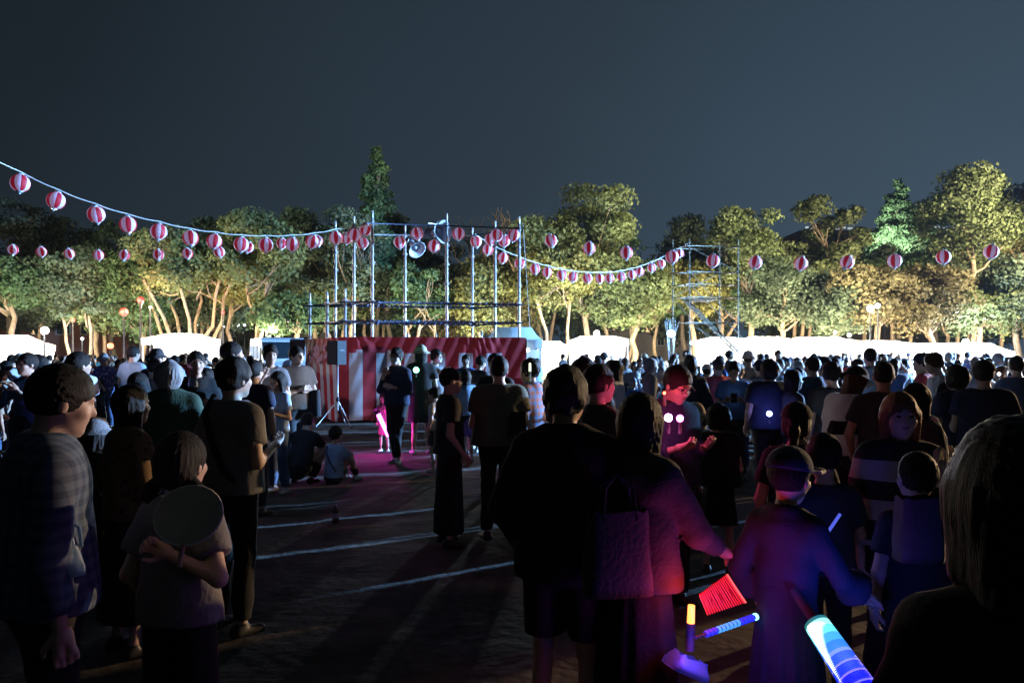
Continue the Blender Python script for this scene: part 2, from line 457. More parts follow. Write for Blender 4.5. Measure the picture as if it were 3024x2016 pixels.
        lo = Ab.min(0)-V3(.20,.20,.10); hi = Ab.max(0)+V3(.20,.20,.06); lo[2] = max(lo[2], -.005)
        V, Q = poly(botf, lo, hi, res)
        parts.append(('shorts' if 'shorts' in bot else 'trousers', mesh_np('trousers', V*sc, Q), 'bot'))
    else:
        hz = {'skirt':.50,'longskirt':.22,'miniskirt':.62,'hakama':.12}[bot]
        wid = {'skirt':.21,'longskirt':.23,'miniskirt':.20,'hakama':.19}[bot]*bw
        def botf(P):
            ang = np.arctan2(P[:,0], P[:,1]-pel[1])
            f = np.clip((pel[2]+.08-P[:,2])/.5, 0, 1.3)
            d = capd(P,(pel[0],pel[1],hz),(pel[0],pel[1],pel[2]+.10),wid,.150*bw*(1.03),.78)
            d = d+(np.sin(ang*11+seed)+.6*np.sin(ang*17+2*seed))*.007*f+wave(P, seed+11, 16, 5, .4)*.005
            d = smax(d, hz-P[:,2], .008)
            return smax(d, P[:,2]-(pel[2]+.12), .01)
        V, Q = poly(botf, (pel[0]-wid-.06,pel[1]-wid-.05,hz-.01), (pel[0]+wid+.06,pel[1]+wid+.05,pel[2]+.14), res)
        parts.append(('skirt', mesh_np('skirt', V*sc, Q), 'bot'))
    for s_ in (-1,1):
        an = V3(*leg[s_][1])
        V, Q = poly(lambda P: smax(footf(P,s_,.004), P[:,2]-an[2]-.008, .006), an-V3(.16,.16,.10), an+V3(.16,.18,.05), min(res,.015))
        parts.append(('shoe', mesh_np('shoe', V*sc, Q), 'shoe'))
    # --- hair
    if hair:
        def hairf(P):
            L = toH(P)
            ang = np.arctan2(L[:,0], L[:,1])
            st = (np.sin(ang*31+L[:,2]*30)+np.sin(ang*53+1+L[:,2]*18))*.0016
            k = {'short':(.085,.107,.104),'messy':(.092,.112,.114),'crew':(.080,.101,.098)}.get(hair,(.088,.109,.106))
            d = elld(L,(0,-.016,.026),k)
            d = smax(d, L[:,1]*.78-L[:,2]*.63-.042-np.sin(ang*9+seed)*.006-np.sin(ang*21+seed*3)*.004, .010)
            if hair in ('short','messy','crew'): d = smax(d, -.075-L[:,2], .03)
            if hair in ('messy',): d = d+wave(L, seed+5, 80, 8)*.0050
            if hair == 'curly': d = np.minimum(d, smax(elld(L,(0,-.03,.0),(.11,.112,.125)), L[:,1]*.9-L[:,2]*.2-.055,.02))+wave(L, seed+5, 60, 8)*.0055
            if hair in ('bob','long','twin','pony','bun'):
                if hair in ('bob','long'):
                    zl = -.155 if hair == 'bob' else -.36
                    b = capd(L,(0,-.045,-.02),(0,-.062,zl),.088,.075 if hair == 'bob' else .068,.62)
                    d = smin(d, b, .04)
                    for s in (-1,1): d = smin(d, capd(L,(s*.068,.006,.01),(s*.075,-.010,zl*.75),.030,.022), .03)
                else:
                    d = smin(d, elld(L,(0,-.05,-.03),(.078,.064,.065)), .03)
                if hair == 'bun': d = smin(d, elld(L,(0,-.105,.055),(.042,.040,.040)), .012)
                if hair == 'pony':
                    d = smin(d, capd(L,(0,-.105,.03),(0,-.150,-.03),.026,.034), .015); d = smin(d, capd(L,(0,-.150,-.03),(0,-.125,-.23),.034,.014), .03)
                if hair == 'twin':
                    for s in (-1,1):
                        d = smin(d, capd(L,(s*.068,-.04,-.05),(s*.105,-.05,-.10),.020,.027), .012)
                        d = smin(d, capd(L,(s*.105,-.05,-.10),(s*.125,-.03,-.26),.027,.010), .03)
            # keep clear of the face
            d = smax(d, -elld(L,(0,.105,-.045),(.062,.075,.085)), .012)
            return (d+st)*hf
        ext = .42 if hair == 'long' else .30 if hair in ('pony','twin') else .22 if hair == 'bob' else .15
        V, Q = poly(hairf, headc-V3(.20,.22,ext)*hf, headc+V3(.20,.22,.16)*hf, max(res*.5,.0085))
        parts.append(('hair', mesh_np('hair', V*sc, Q), 'hair'))
    if hat:
        def hatf(P):
            L = toH(P)
            d = elld(L,(0,-.014,.040),(.094,.114,.098))
            d = smax(d, .030-L[:,2]-L[:,1]*.05, .008)
            if hat == 'cap':
                b = elld(L,(0,.115,.034),(.078,.105,.008)); b = smax(b, .045-L[:,1], .01)
                d = smin(d, b, .008)
            if hat == 'bucket':
                r = np.sqrt(L[:,0]**2+((L[:,1]+.014)*.85)**2); zz = .045-(r-.085)*.75
                b = np.maximum(np.abs(L[:,2]-zz)-.006, r-.142); b = np.maximum(b, .075-r)
                d = smin(d, b, .012)
            if hat == 'visor':
                r = np.sqrt(L[:,0]**2+((L[:,1]+.014)*.85)**2); zz = .036-(r-.085)*.25
                b = np.maximum(np.abs(L[:,2]-zz)-.005, r-.16); b = np.maximum(b, .078-r); d = smin(d, b, .008)
            return (d+wave(L,seed+9,40,4)*.0012)*hf
        V, Q = poly(hatf, headc-V3(.2,.25,.12)*hf, headc+V3(.2,.27,.17)*hf, max(res*.4,.008))
        parts.append(('hat', mesh_np('hat', V*sc, Q), 'hat'))
    if mask:
        def maskf(P):
            L = toH(P); d = headf(P)/hf-.005
            d = smax(d, L[:,2]+.018, .006); d = smax(d, -.105-L[:,2], .006); return smax(d, .035-L[:,1], .006)*hf
        V, Q = poly(maskf, headc-.16*hf, headc+.16*hf, .009)
        parts.append(('face_mask', mesh_np('face_mask', V*sc, Q), 'mask'))
    if eyes:
        for s in (-1,1):
            c = headc+RH@(V3(s*.031,.083,.006)*hf)
            Ve, Qe = poly(lambda P: elld((P-c.astype(np.float32))@RH.astype(np.float32),(0,0,0),(.013*hf,.008*hf,.0075*hf)), c-.022, c+.022, .004)
            parts.append(('eye', mesh_np('eye', Ve*sc, Qe), 'eye'))
            c2 = headc+RH@(V3(s*.032,.089,.030)*hf)
            Vb, Qb = poly(lambda P: elld((P-c2.astype(np.float32))@RH.astype(np.float32),(0,0,0),(.018*hf,.006*hf,.005*hf)), c2-.025, c2+.025, .0045)
            parts.append(('eyebrow', mesh_np('eyebrow', Vb*sc, Qb), 'hair'))
        if not mask:
            c3 = headc+RH@(V3(0,.0885,-.052)*hf)
            Vm, Qm = poly(lambda P: elld((P-c3.astype(np.float32))@RH.astype(np.float32),(0,0,0),(.022*hf,.006*hf,.0065*hf)), c3-.028, c3+.028, .0045)
            parts.append(('mouth', mesh_np('mouth', Vm*sc, Qm), 'lip'))
    return parts, J
# ================================================================== the setting
def ground():
    n = 260
    xs = np.concatenate([np.linspace(-400,-14,20), np.linspace(-13.5,14,n), np.linspace(15,400,20)])
    ys = np.concatenate([np.linspace(-60,-1,6), np.linspace(0,24,240), np.linspace(25,500,24)])
    X, Y = np.meshgrid(xs, ys, indexing='ij')
    P = np.stack([X.ravel(), Y.ravel(), np.zeros(X.size)],1)
    fade = np.clip((26-P[:,1])/6,0,1)*np.clip((14.5-np.abs(P[:,0]))/3,0,1)
    z = (wave(P*np.array([1,1.6,1]),3,9,8)*.006+wave(P*np.array([1,1.4,1]),5,24,8)*.004)*fade-.006
    P[:,2] = z
    a = len(xs); b = len(ys)
    i, j = np.meshgrid(np.arange(a-1), np.arange(b-1), indexing='ij')
    q = np.stack([i*b+j, (i+1)*b+j, (i+1)*b+j+1, i*b+j+1],-1).reshape(-1,4)
    m = mat('earth', (.075,.062,.050), .95, var=.35, scale=3.5, bump=.55, bscale=11)
    tag(link('ground', mesh_np('ground', P, q), None, m), kind='structure')
ground()
haze = MB().box((0, 60, 10.6), (300, 190, 24.2)).build('haze', [])
haze.data.materials.clear()
hm = bpy.data.materials.new('haze'); hm.use_nodes = True; hm.node_tree.nodes.clear()
ho = hm.node_tree.nodes.new('ShaderNodeOutputMaterial'); hv = hm.node_tree.nodes.new('ShaderNodeVolumePrincipled')
hv.inputs['Density'].default_value = HAZE; hv.inputs['Color'].default_value = (.9,.93,1,1); hv.inputs['Anisotropy'].default_value = .3
hm.node_tree.links.new(hv.outputs[0], ho.inputs['Volume']); haze.data.materials.append(hm)
tag(haze, kind='stuff')

# ------------------------------------------------------------------ trees
def leaf_cloud(lobes, n, size, seed, jitter=.5, flat=0.0):
    """leaf-sized quads in clumps spread over the lobes. lobes: (centre, radii, number of clumps, clump radius)"""
    r = np.random.RandomState(seed); C = []; CR = []; OUT = []
    for c, rad, k, cr_ in lobes:
        v = r.normal(size=(k,3)); v /= np.linalg.norm(v,axis=1)[:,None]
        rr = (.55+.5*r.rand(k)**.6)[:,None]
        C.append(np.array(c)+v*rr*np.array(rad)); CR.append(cr_*(.6+.8*r.rand(k))); OUT.append(v)
    C = np.concatenate(C); CR = np.concatenate(CR); OUT = np.concatenate(OUT)
    w = CR**2; cnt = np.maximum((n*w/w.sum()).astype(int), 6); idx = np.repeat(np.arange(len(C)), cnt); m = len(idx)
    v = r.normal(size=(m,3)); v += OUT[idx]*.45+np.array([0,0,.35]); v /= np.linalg.norm(v,axis=1)[:,None]
    P = C[idx]+v*(CR[idx]*(.45+.75*r.rand(m)))[:,None]*np.array([1.2,1.2,.72])
    N = v+r.normal(size=(m,3))*jitter; N /= np.linalg.norm(N,axis=1)[:,None]
    A = np.cross(N, r.normal(size=(m,3))); A /= np.linalg.norm(A,axis=1)[:,None]; B = np.cross(N,A)
    s = (size*(.6+.8*r.rand(m)))[:,None]
    V = np.stack([P-A*s*.5, P+B*s*.32, P+A*s*.5, P-B*s*.32],1).reshape(-1,3)
    return V, np.arange(m*4).reshape(-1,4), C
def limb(mb, a, b, ra, rb, r, bend=.12, n=5):
    a = Vector(a); b = Vector(b); L = (b-a).length; pts = []
    o = Vector(r.normal(size=3))*L*bend; o.z = abs(o.z)*.3
    for i in range(n+1):
        t = i/n; p = a.lerp(b,t)+o*math.sin(t*math.pi)*(1-.3*t)
        if 0 < i < n: p += Vector(r.normal(size=3))*L*.02
        pts.append(p)
    mb.tube(pts, [ra+(rb-ra)*(i/n)**.8 for i in range(n+1)], 7)
    return pts
LEAFM = {}
def leafmat(k, col, var=.45):
    m = mat('leaves_'+k, col, .75, var=var, scale=.55, trans=.38)
    return m
BARK = mat('bark', (.24,.17,.11), .9, var=.3, scale=5, bump=.6, bscale=9)
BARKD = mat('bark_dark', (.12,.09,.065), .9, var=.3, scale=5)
def tree(name, label, x, y, lobes, trunk_h, tr, leaf, n=9000, size=.26, seed=1, stems=1, spread=.4, bark=BARK, group=None, limbs=9, fork=None, cat='tree'):
    """lobes in metres relative to the trunk's foot"""
    t = empty(name, (x,y,0), 0, label, cat, group)
    r = np.random.RandomState(seed+77)
    V, Q, C = leaf_cloud(lobes, n, size, seed)
    link('crown', mesh_np('crown', V, Q, False), t, leaf)
    mb = MB()
    for s in range(stems):
        a = 2*math.pi*s/max(stems,1)+.4; base = (math.cos(a)*.25*(stems>1), math.sin(a)*.25*(stems>1), -.15)
        top = (math.cos(a)*spread*trunk_h*(stems>1)+r.normal()*.25, math.sin(a)*spread*trunk_h*.5*(stems>1), trunk_h)
        limb(mb, base, top, tr*1.25, tr*.75, r, .05)
        sel = C[r.permutation(len(C))[:max(2, limbs//stems)]]
        for c in sel:
            k = np.array(c)*.94; 
            st = Vector(top).lerp(Vector(base), .22*r.rand())
            pts = limb(mb, st, k, tr*.5, tr*.10, r, .10)
            for _ in range(2):
                c2 = C[np.argmin(np.linalg.norm(C-(k+r.normal(size=3)*1.2),axis=1))]
                limb(mb, pts[3], c2, tr*.22, tr*.06, r, .10, 4)
    mb.build('trunk', bark, t, True)
    return t
G1 = leafmat('olive', (.125,.150,.055)); G2 = leafmat('green', (.070,.120,.045)); G3 = leafmat('grey_green', (.085,.115,.065))
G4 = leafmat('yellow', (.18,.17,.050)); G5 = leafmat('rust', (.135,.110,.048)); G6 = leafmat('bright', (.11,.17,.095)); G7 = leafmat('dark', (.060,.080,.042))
# (pixel column, depth, half width px, top px, bottom px, material, label, options)
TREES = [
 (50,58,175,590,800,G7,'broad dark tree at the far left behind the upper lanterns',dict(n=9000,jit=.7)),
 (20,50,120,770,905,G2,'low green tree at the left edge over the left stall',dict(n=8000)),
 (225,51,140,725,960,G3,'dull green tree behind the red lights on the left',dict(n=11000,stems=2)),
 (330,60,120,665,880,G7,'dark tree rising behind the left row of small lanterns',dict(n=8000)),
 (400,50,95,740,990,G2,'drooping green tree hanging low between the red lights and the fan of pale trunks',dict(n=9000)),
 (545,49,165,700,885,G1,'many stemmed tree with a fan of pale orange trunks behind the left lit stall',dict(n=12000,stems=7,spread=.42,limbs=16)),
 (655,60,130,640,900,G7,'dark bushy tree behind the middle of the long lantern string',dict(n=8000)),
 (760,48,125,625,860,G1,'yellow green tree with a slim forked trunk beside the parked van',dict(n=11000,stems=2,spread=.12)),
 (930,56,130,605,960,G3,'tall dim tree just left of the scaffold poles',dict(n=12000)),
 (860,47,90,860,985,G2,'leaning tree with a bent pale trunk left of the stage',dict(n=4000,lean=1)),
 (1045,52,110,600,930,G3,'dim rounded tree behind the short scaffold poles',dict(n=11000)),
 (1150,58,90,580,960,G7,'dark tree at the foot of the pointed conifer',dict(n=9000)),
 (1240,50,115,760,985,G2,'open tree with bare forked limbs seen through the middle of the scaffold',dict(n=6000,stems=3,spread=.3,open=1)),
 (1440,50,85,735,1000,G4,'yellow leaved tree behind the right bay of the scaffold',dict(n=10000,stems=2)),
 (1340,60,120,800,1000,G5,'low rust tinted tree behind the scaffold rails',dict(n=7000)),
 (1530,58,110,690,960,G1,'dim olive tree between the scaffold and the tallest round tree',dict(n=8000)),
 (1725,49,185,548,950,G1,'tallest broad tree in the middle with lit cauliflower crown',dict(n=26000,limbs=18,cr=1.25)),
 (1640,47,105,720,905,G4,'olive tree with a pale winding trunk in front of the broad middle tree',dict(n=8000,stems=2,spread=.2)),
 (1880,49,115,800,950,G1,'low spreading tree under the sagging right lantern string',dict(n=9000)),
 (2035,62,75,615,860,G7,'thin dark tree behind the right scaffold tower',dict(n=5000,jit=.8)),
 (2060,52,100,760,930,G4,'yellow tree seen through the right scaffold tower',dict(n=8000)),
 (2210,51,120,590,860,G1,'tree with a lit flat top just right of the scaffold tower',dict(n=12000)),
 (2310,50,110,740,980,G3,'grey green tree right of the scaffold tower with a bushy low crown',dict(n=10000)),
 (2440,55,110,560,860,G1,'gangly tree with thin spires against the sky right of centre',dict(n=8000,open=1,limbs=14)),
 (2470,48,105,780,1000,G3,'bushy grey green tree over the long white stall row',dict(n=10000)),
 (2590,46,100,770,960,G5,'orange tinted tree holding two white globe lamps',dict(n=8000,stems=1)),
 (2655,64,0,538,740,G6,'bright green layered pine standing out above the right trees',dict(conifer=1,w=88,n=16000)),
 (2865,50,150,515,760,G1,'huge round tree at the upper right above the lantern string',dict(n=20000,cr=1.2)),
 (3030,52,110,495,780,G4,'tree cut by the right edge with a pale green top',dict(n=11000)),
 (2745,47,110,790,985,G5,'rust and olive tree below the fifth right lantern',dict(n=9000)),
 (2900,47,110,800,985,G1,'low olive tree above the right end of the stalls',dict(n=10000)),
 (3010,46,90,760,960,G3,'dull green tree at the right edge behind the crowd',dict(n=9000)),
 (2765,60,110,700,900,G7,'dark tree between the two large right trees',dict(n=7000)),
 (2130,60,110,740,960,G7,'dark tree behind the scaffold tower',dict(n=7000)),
 (1110,56,0,437,800,G2,'tall pointed conifer rising alone above the wood',dict(conifer=1,w=80,n=30000)),
]
def lobes_for(w, h0, h1, seed, cr=.9, open_=0):
    r = np.random.RandomState(seed); L = []
    H = h1-h0; k = 6 if not open_ else 7
    L.append(((0,0,h0+H*.50),(w*.78,w*.62,H*.46),int(14 if not open_ else 4),cr*.9))
    for i in range(k):
        a = r.rand()*6.28; t = (i+.5)/k
        rad = w*(.26+.20*r.rand()); zz = h0+H*(.22+.66*t); off = w*(.78-.42*abs(t-.35))*(.6+.5*r.rand())
        L.append(((math.cos(a)*off, math.sin(a)*off*.8, zz),(rad,rad,rad*.72),int(8 if not open_ else 5),cr*(.78 if not open_ else .55)))
    return L
for i,(pc,d,hw,tp,bp,lm,lab,o) in enumerate(TREES):
    k = d/F_PX; x = (pc-CX)*k; ht = CAMZ+(HY-tp)*k
    if o.get('conifer'):
        w = o['w']*k; hb = max(CAMZ+(HY-bp)*k, 1.0); r = np.random.RandomState(i)
        lob = []; nl = 15
        for j in range(nl):
            t = j/(nl-1); z = hb+(ht-hb)*t*.95; rr = w*(1-t)**.8*(1+.18*r.normal()*.6)+.16
            lob.append(((r.normal()*.12,r.normal()*.12,z),(rr*.85,rr*.85,.35),int(14-8*t),.62*(1-t*.55)))
        tr = tree('conifer', lab, x, d, lob, ht*.88, .22, lm, n=o['n'], size=.24, seed=i+20, limbs=14, bark=BARKD, cat='tree')
        continue
    hb = CAMZ+(HY-bp)*k; w = hw*k
    lob = lobes_for(w, hb, ht-.3, i+5, o.get('cr',.95), o.get('open',0))
    tree('tree', lab, x, d, lob, hb+(ht-hb)*(.12 if o.get('stems',1) < 5 else .30), .20 if o.get('stems',1) == 1 else .12, lm, n=o['n'], size=.25 if d < 55 else .28,
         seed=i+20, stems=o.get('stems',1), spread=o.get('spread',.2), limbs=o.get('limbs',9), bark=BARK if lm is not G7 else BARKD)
for i in range(15):                                           # the wood goes on behind, in the dark
    d = 72+6*(i%3); x = -60+i*8.6+rng.normal()*1.2; h = 9.5+rng.rand()*2.5
    if 24 < x < 34: h = 8.5
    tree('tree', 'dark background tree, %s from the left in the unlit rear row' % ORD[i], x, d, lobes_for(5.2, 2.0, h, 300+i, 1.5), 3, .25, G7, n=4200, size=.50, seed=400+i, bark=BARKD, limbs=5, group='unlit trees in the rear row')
FILL = [(130,56,110,790,960,G3,'dim filler tree behind the left floodlight'),(480,57,120,800,960,G2,'low green tree behind the fan of pale trunks'),(620,54,100,800,965,G3,'grey green tree right of the fan of pale trunks'),
 (835,58,110,740,960,G2,'mid green tree above the parked van'),(990,55,100,780,975,G1,'low olive tree behind the short scaffold poles'),(1110,60,110,690,940,G3,'dim tree below the pointed conifer'),(1300,62,110,700,930,G7,'dark tree between the middle scaffold poles'),
 (1500,55,95,830,985,G5,'low rusty tree by the last scaffold pole'),(1600,62,100,640,900,G7,'dark tree at the left shoulder of the tallest tree'),(1950,57,100,760,960,G2,'green tree just left of the right scaffold tower'),
 (2150,56,110,700,940,G2,'green tree between the scaffold tower and the flat topped tree'),(2370,56,110,700,940,G1,'olive tree under the gangly spires'),(2540,57,120,680,930,G3,'grey green tree left of the layered pine'),
 (2660,55,120,740,960,G2,'dark green tree below the layered pine'),(2820,56,120,740,950,G3,'grey green tree under the huge upper right tree'),(2955,56,110,700,940,G1,'olive tree inside the right edge'),(1820,56,120,700,940,G2,'green tree at the right shoulder of the tallest tree'),
 (300,53,110,830,975,G1,'low olive tree around the red lights'),(700,52,95,780,900,G4,'yellowish tree over the row of small white lamps'),(3060,58,130,560,900,G2,'tall green tree at the right edge behind the others')]
for i,(pc,d,hw,tp,bp,lm,lab) in enumerate(FILL):
    k = d/F_PX; hb = CAMZ+(HY-bp)*k; ht = CAMZ+(HY-tp)*k
    tree('tree', lab, (pc-CX)*k, d, lobes_for(hw*k, hb, ht-.3, i+505, .9), hb+(ht-hb)*.15, .15, lm, n=8000, size=.27, seed=i+620, stems=1+i%3, spread=.2, limbs=8, bark=BARK)
# two leafless crowns that show above the scaffold
for j,(a,b_,lab) in enumerate(((1370,1400,'small bare twiggy treetop above the right scaffold poles'),(1480,1540,'bare twiggy treetop just left of the last scaffold pole'))):
    t = tag(empty('bare_tree', ((a+30-CX)*56/F_PX, 56, 0)), lab, 'tree'); r = np.random.RandomState(50+j); mb = MB()
    limb(mb, (0,0,-.1), (.2,0,8.2), .22, .10, r, .03)
    for _ in range(11):
        top = (r.normal()*1.3, r.normal()*.8, 10.2+r.rand()*2.0); pts = limb(mb, (.18,0,6.8+r.rand()*1.4), top, .07, .03, r, .15)
        for _ in range(3): limb(mb, pts[3+r.randint(2)], Vector(top)+Vector(r.normal(size=3))*.7, .035, .018, r, .15, 3)
    mb.build('trunk', BARK, t, True)

# ------------------------------------------------------------------ buildings glimpsed behind the trees
WIN_W = mat('window_warm', (.3,.2,.1), .3, emit=(1.0,.66,.30), estr=1.1); WIN_D = mat('window_dark', (.02,.025,.03), .1)
WALLD = mat('wall_dark', (.20,.17,.15), .8, var=.2); WALLR = mat('wall_brick', (.22,.085,.055), .8, var=.25); ROOFG = mat('roof_grey', (.10,.11,.12), .7)
FRAME = mat('frame_pale', (.4,.4,.38), .5)
def building(name, label, xc, y, w, dep, h, wall, wins, roofo=.35, cat='building'):
    b = empty(name, (xc,y,0), 0, label, cat)
    MB().box((0,dep/2,h/2), (w,dep,h)).build('wall', wall, b)
    MB().box((0,dep/2,h+.15), (w+roofo*2,dep+roofo*2,.3)).build('roof', ROOFG, b)
    for (wx,wz,ww,wh,m) in wins:
        f = MB(); 
        for s in (-1,1): f.box((wx+s*(ww/2+.04),-.05,wz),(.08,.12,wh+.16)); f.box((wx,-.05,wz+s*(wh/2+.04)),(ww-.004,.12,.08))
        f.box((wx,-.04,wz),(.05,.06,wh-.004))
        fo = f.build('window_frame', FRAME, b); MB().box((wx,-.012,wz),(ww,.02,wh)).build('pane', m, fo)
    return b
k = 78/F_PX
building('shop_building','low building with red brick front and dark windows behind the left trees', (120-CX)*k, 78, 20, 8, 6.2, WALLR,
         [(-8+i*2.6, 4.3, 1.4, 1.1, WIN_D if i % 3 else WIN_W) for i in range(7)])
building('house','long low grey roofed building behind the fan of pale trunks', (640-CX)*k, 82, 22, 8, 4.6, WALLD,
         [(-9+i*2.4, 3.1, 1.3, .9, WIN_D) for i in range(8)])
building('apartment_building','dark building with small lit orange windows behind the middle stalls', (1940-CX)*k, 84, 15, 8, 6.4, WALLD,
         [(-4.6,4.9,.75,1.0,WIN_W),(-3.9,3.2,.6,.9,WIN_D),(-3.5,4.9,.75,1.0,WIN_W),(-1.5,4.4,.8,1.1,WIN_W),(.4,4.9,1.0,1.5,WIN_W),(1.6,3.1,.7,.9,WIN_D),(4.9,4.6,.9,1.3,WIN_W),(6.2,4.5,.5,1.1,WIN_W)])
k = 120/F_PX
sb = building('grandstand','far building with small pale lights along its roof edge above the right treetops', (2610-CX)*k, 120, 27, 10, CAMZ+(HY-686)*k, WALLD, [], .2)
EDGE = mat('roof_edge_light', (.8,.85,.8), .4, emit=(.75,.9,.95), estr=.55)
for i in range(26):
    if i in (8,9,10,11,15,16): continue
    MB().box((-12.6+i*1.0, -.35, CAMZ+(HY-678)*k+(.12 if i % 3 else .3)), (.5+.3*(i%2),.25,.28)).build('roof_light', EDGE, sb)
MB().box((0,-.3,CAMZ+(HY-686)*k+.5),(26.6,.12,.14)).build('railing', FRAME, sb)

# ------------------------------------------------------------------ lamps in view, then unseen ones added to light the trees
def hot(name, c, s): return mat(name, (.06,.06,.06), .5, emit=c, estr=s)
METAL = mat('galvanised_steel', (.60,.61,.62), .42, metal=.35, var=.12, scale=12); DARKM = mat('dark_metal', (.03,.03,.035), .5, metal=.5)
def pole_lamp(name, label, pxl, py, d, rad, color, estr, power, col2=None, globes=1, arm=0, cat='lamp', off=(0,-.5,0)):
    p = px(pxl, py, d); b = empty(name, (p.x, p.y, 0), 0, label, cat)
    MB().tube([(0,0,0),(0,0,p.z-rad*.9)], [.07,.045], 8).build('pole', DARKM, b, True)
    MB().lathe((0,0,p.z-rad*1.15), [(0.001,0),(rad*.55,.0),(rad*.6,rad*.25),(0.001,rad*.3)], 12).build('lamp_base', DARKM, b, True)
    prof = [(max(.001,rad*math.sin(math.pi*i/8)), -rad*math.cos(math.pi*i/8)) for i in range(9)]
    MB().lathe((0,0,p.z), prof, 14).build('globe', hot(name+'_globe'+str(int(pxl)), color, estr), b, True)
    if power: lamp('lamp_light', 'POINT', (off[0], off[1]-rad, p.z+off[2]), power, col2 or color, .15, b)
    return b
TREEW = (1.0,.90,.62)
pole_lamp('globe_lamp','larger white globe lamp in the orange tinted tree', 2570,910,43.5,.20,(1,.97,.9),9,900*TL,TREEW)
pole_lamp('globe_lamp','smaller white globe lamp just right of the larger one in the orange tinted tree', 2592,903,43.8,.15,(1,.97,.9),9,0)
pole_lamp('globe_lamp','small white globe lamp low above the long stall row', 2466,981,44,.10,(1,1,.9),8,1500*TL,TREEW)
pole_lamp('globe_lamp','pale green globe lamp just above the right stalls', 2508,989,44,.13,(.7,1,.8),3,0)
pole_lamp('flood_lamp','dazzling white floodlight at the apex of the right end stall', 2852,1010,45.6,.20,(.75,.88,1),40,1300*TL,(.72,.86,1),off=(0,-1.0,.4))
pole_lamp('flood_lamp','dazzling floodlight standing over the middle white stall', 1762,984,42,.16,(.80,.90,1),40,3000*TL,(.80,.9,1),off=(0,-.6,.3))
pole_lamp('flood_lamp','bright floodlight above the crowd near the left white stall', 132,976,40,.20,(1,.92,.9),30,2600*TL,(1,.95,.8))
pole_lamp('garden_lamp','blue white lamp on a pole under a glass sculpture left of the scaffold tower', 1982,985,44,.24,(.55,.75,1),9,220*TL,(.6,.8,1))
pole_lamp('garden_lamp','small blue white lamp behind the right scaffold tower', 2042,1012,46,.12,(.6,.8,1),6,0)
pole_lamp('street_lamp','pink white lamp behind the parked van', 812,974,48,.20,(1,.82,.75),16,1500*TL,(1,.88,.66))
for j,(a,b_,s,w) in enumerate(((657,962,.18,'largest and leftmost'),(687,961,.08,'second from the left'),(704,961,.10,'third from the left'),(722,960,.10,'fourth from the left'),(765,960,.08,'fifth from the left'),(778,961,.11,'last on the right'),(585,960,.07,'lone one at the left'))):
    pole_lamp('street_lamp','small white lamp of the row behind the slim forked trunk, '+w, a,b_,62,s,(.95,.97,1),12,0)
pole_lamp('street_lamp','small yellow lamp right of the two red lights', 444,907,46,.09,(1,.8,.5),6,500*TL,(1,.85,.5))
pole_lamp('street_lamp','small white lamp at the foot of the left trees', 243,1000,50,.10,(.95,1,1),5,400*TL)
pole_lamp('traffic_light','larger glowing red light low in the left trees', 366,921,45,.24,(1,.012,.006),3,350*TL,(1,.12,.04))
pole_lamp('traffic_light','smaller glowing red light higher in the left trees', 415,886,45,.20,(1,.012,.006),3,220*TL,(1,.12,.04))
pole_lamp('traffic_light','faint red light at the far left by the brick building', 215,945,46,.13,(1,.10,.04),4,120*TL,(1,.12,.04))
pole_lamp('traffic_light','faint red light right of the fan of pale trunks', 658,922,46,.11,(1,.05,.05),2,60*TL,(1,.12,.04))
pole_lamp('traffic_light','glowing red light low over the left crowd', 326,1021,38,.15,(1,.14,.06),8,90*TL,(1,.2,.1))
for i in range(17):  # unseen uplights, added to brighten the crowns from below
    xx = -34+i*4.4; yy = 45.2 if xx > 6 or xx < -6 else 44.2
    if xx > 10: yy = 46.6
    t = empty('added_tree_uplight', (xx,yy,0), 0, 'unseen ground spotlight, %s from the left, shining up into the trees behind the stalls' % ORD[i], 'spotlight', 'unseen spotlights added at the feet of the trees')
    MB().lathe((0,0,.18),[(.001,-.1),(.09,-.1),(.11,.1),(.10,.11),(.09,.08),(.001,.06)],14,Matrix.Rotation(R(-45),3,'X')).build('housing', DARKM, t, True)
    MB().box((0,0,.04),(.2,.2,.08)).build('base', DARKM, t)
    c_ = (1.0,.92,.62) if xx < 8 else (1.0,.84,.56)
    if 0 < xx < 9: c_ = (.98,1.0,.66)
    lamp('uplight_beam','SPOT',(0,.05,.32), UP*(1.0 if xx > -14 else .7)*(1.3 if xx > 0 else 1)*(1.5 if xx > 14 else 1), c_, .10, t, None, 140, .6).rotation_euler = (R(142),0,0)
t = empty('tree_spotlight', (29.9,59.3,0), 0, 'added green white spotlight on an unseen post beside the bright green pine', 'spotlight')  # unseen lamp and post, added to brighten the pine
MB().tube([(0,0,0),(0,0,10.2)],.05,8).build('pole', DARKM, t, True); MB().box((0,0,10.3),(.25,.2,.2)).build('housing', DARKM, t)
lamp('uplight_beam','SPOT',(0,.2,10.5), 8000, (.80,1.0,.70), .12, t, None, 120, .6).rotation_euler = Vector((3.6,4.7,2.4)).to_track_quat('-Z','Y').to_euler()
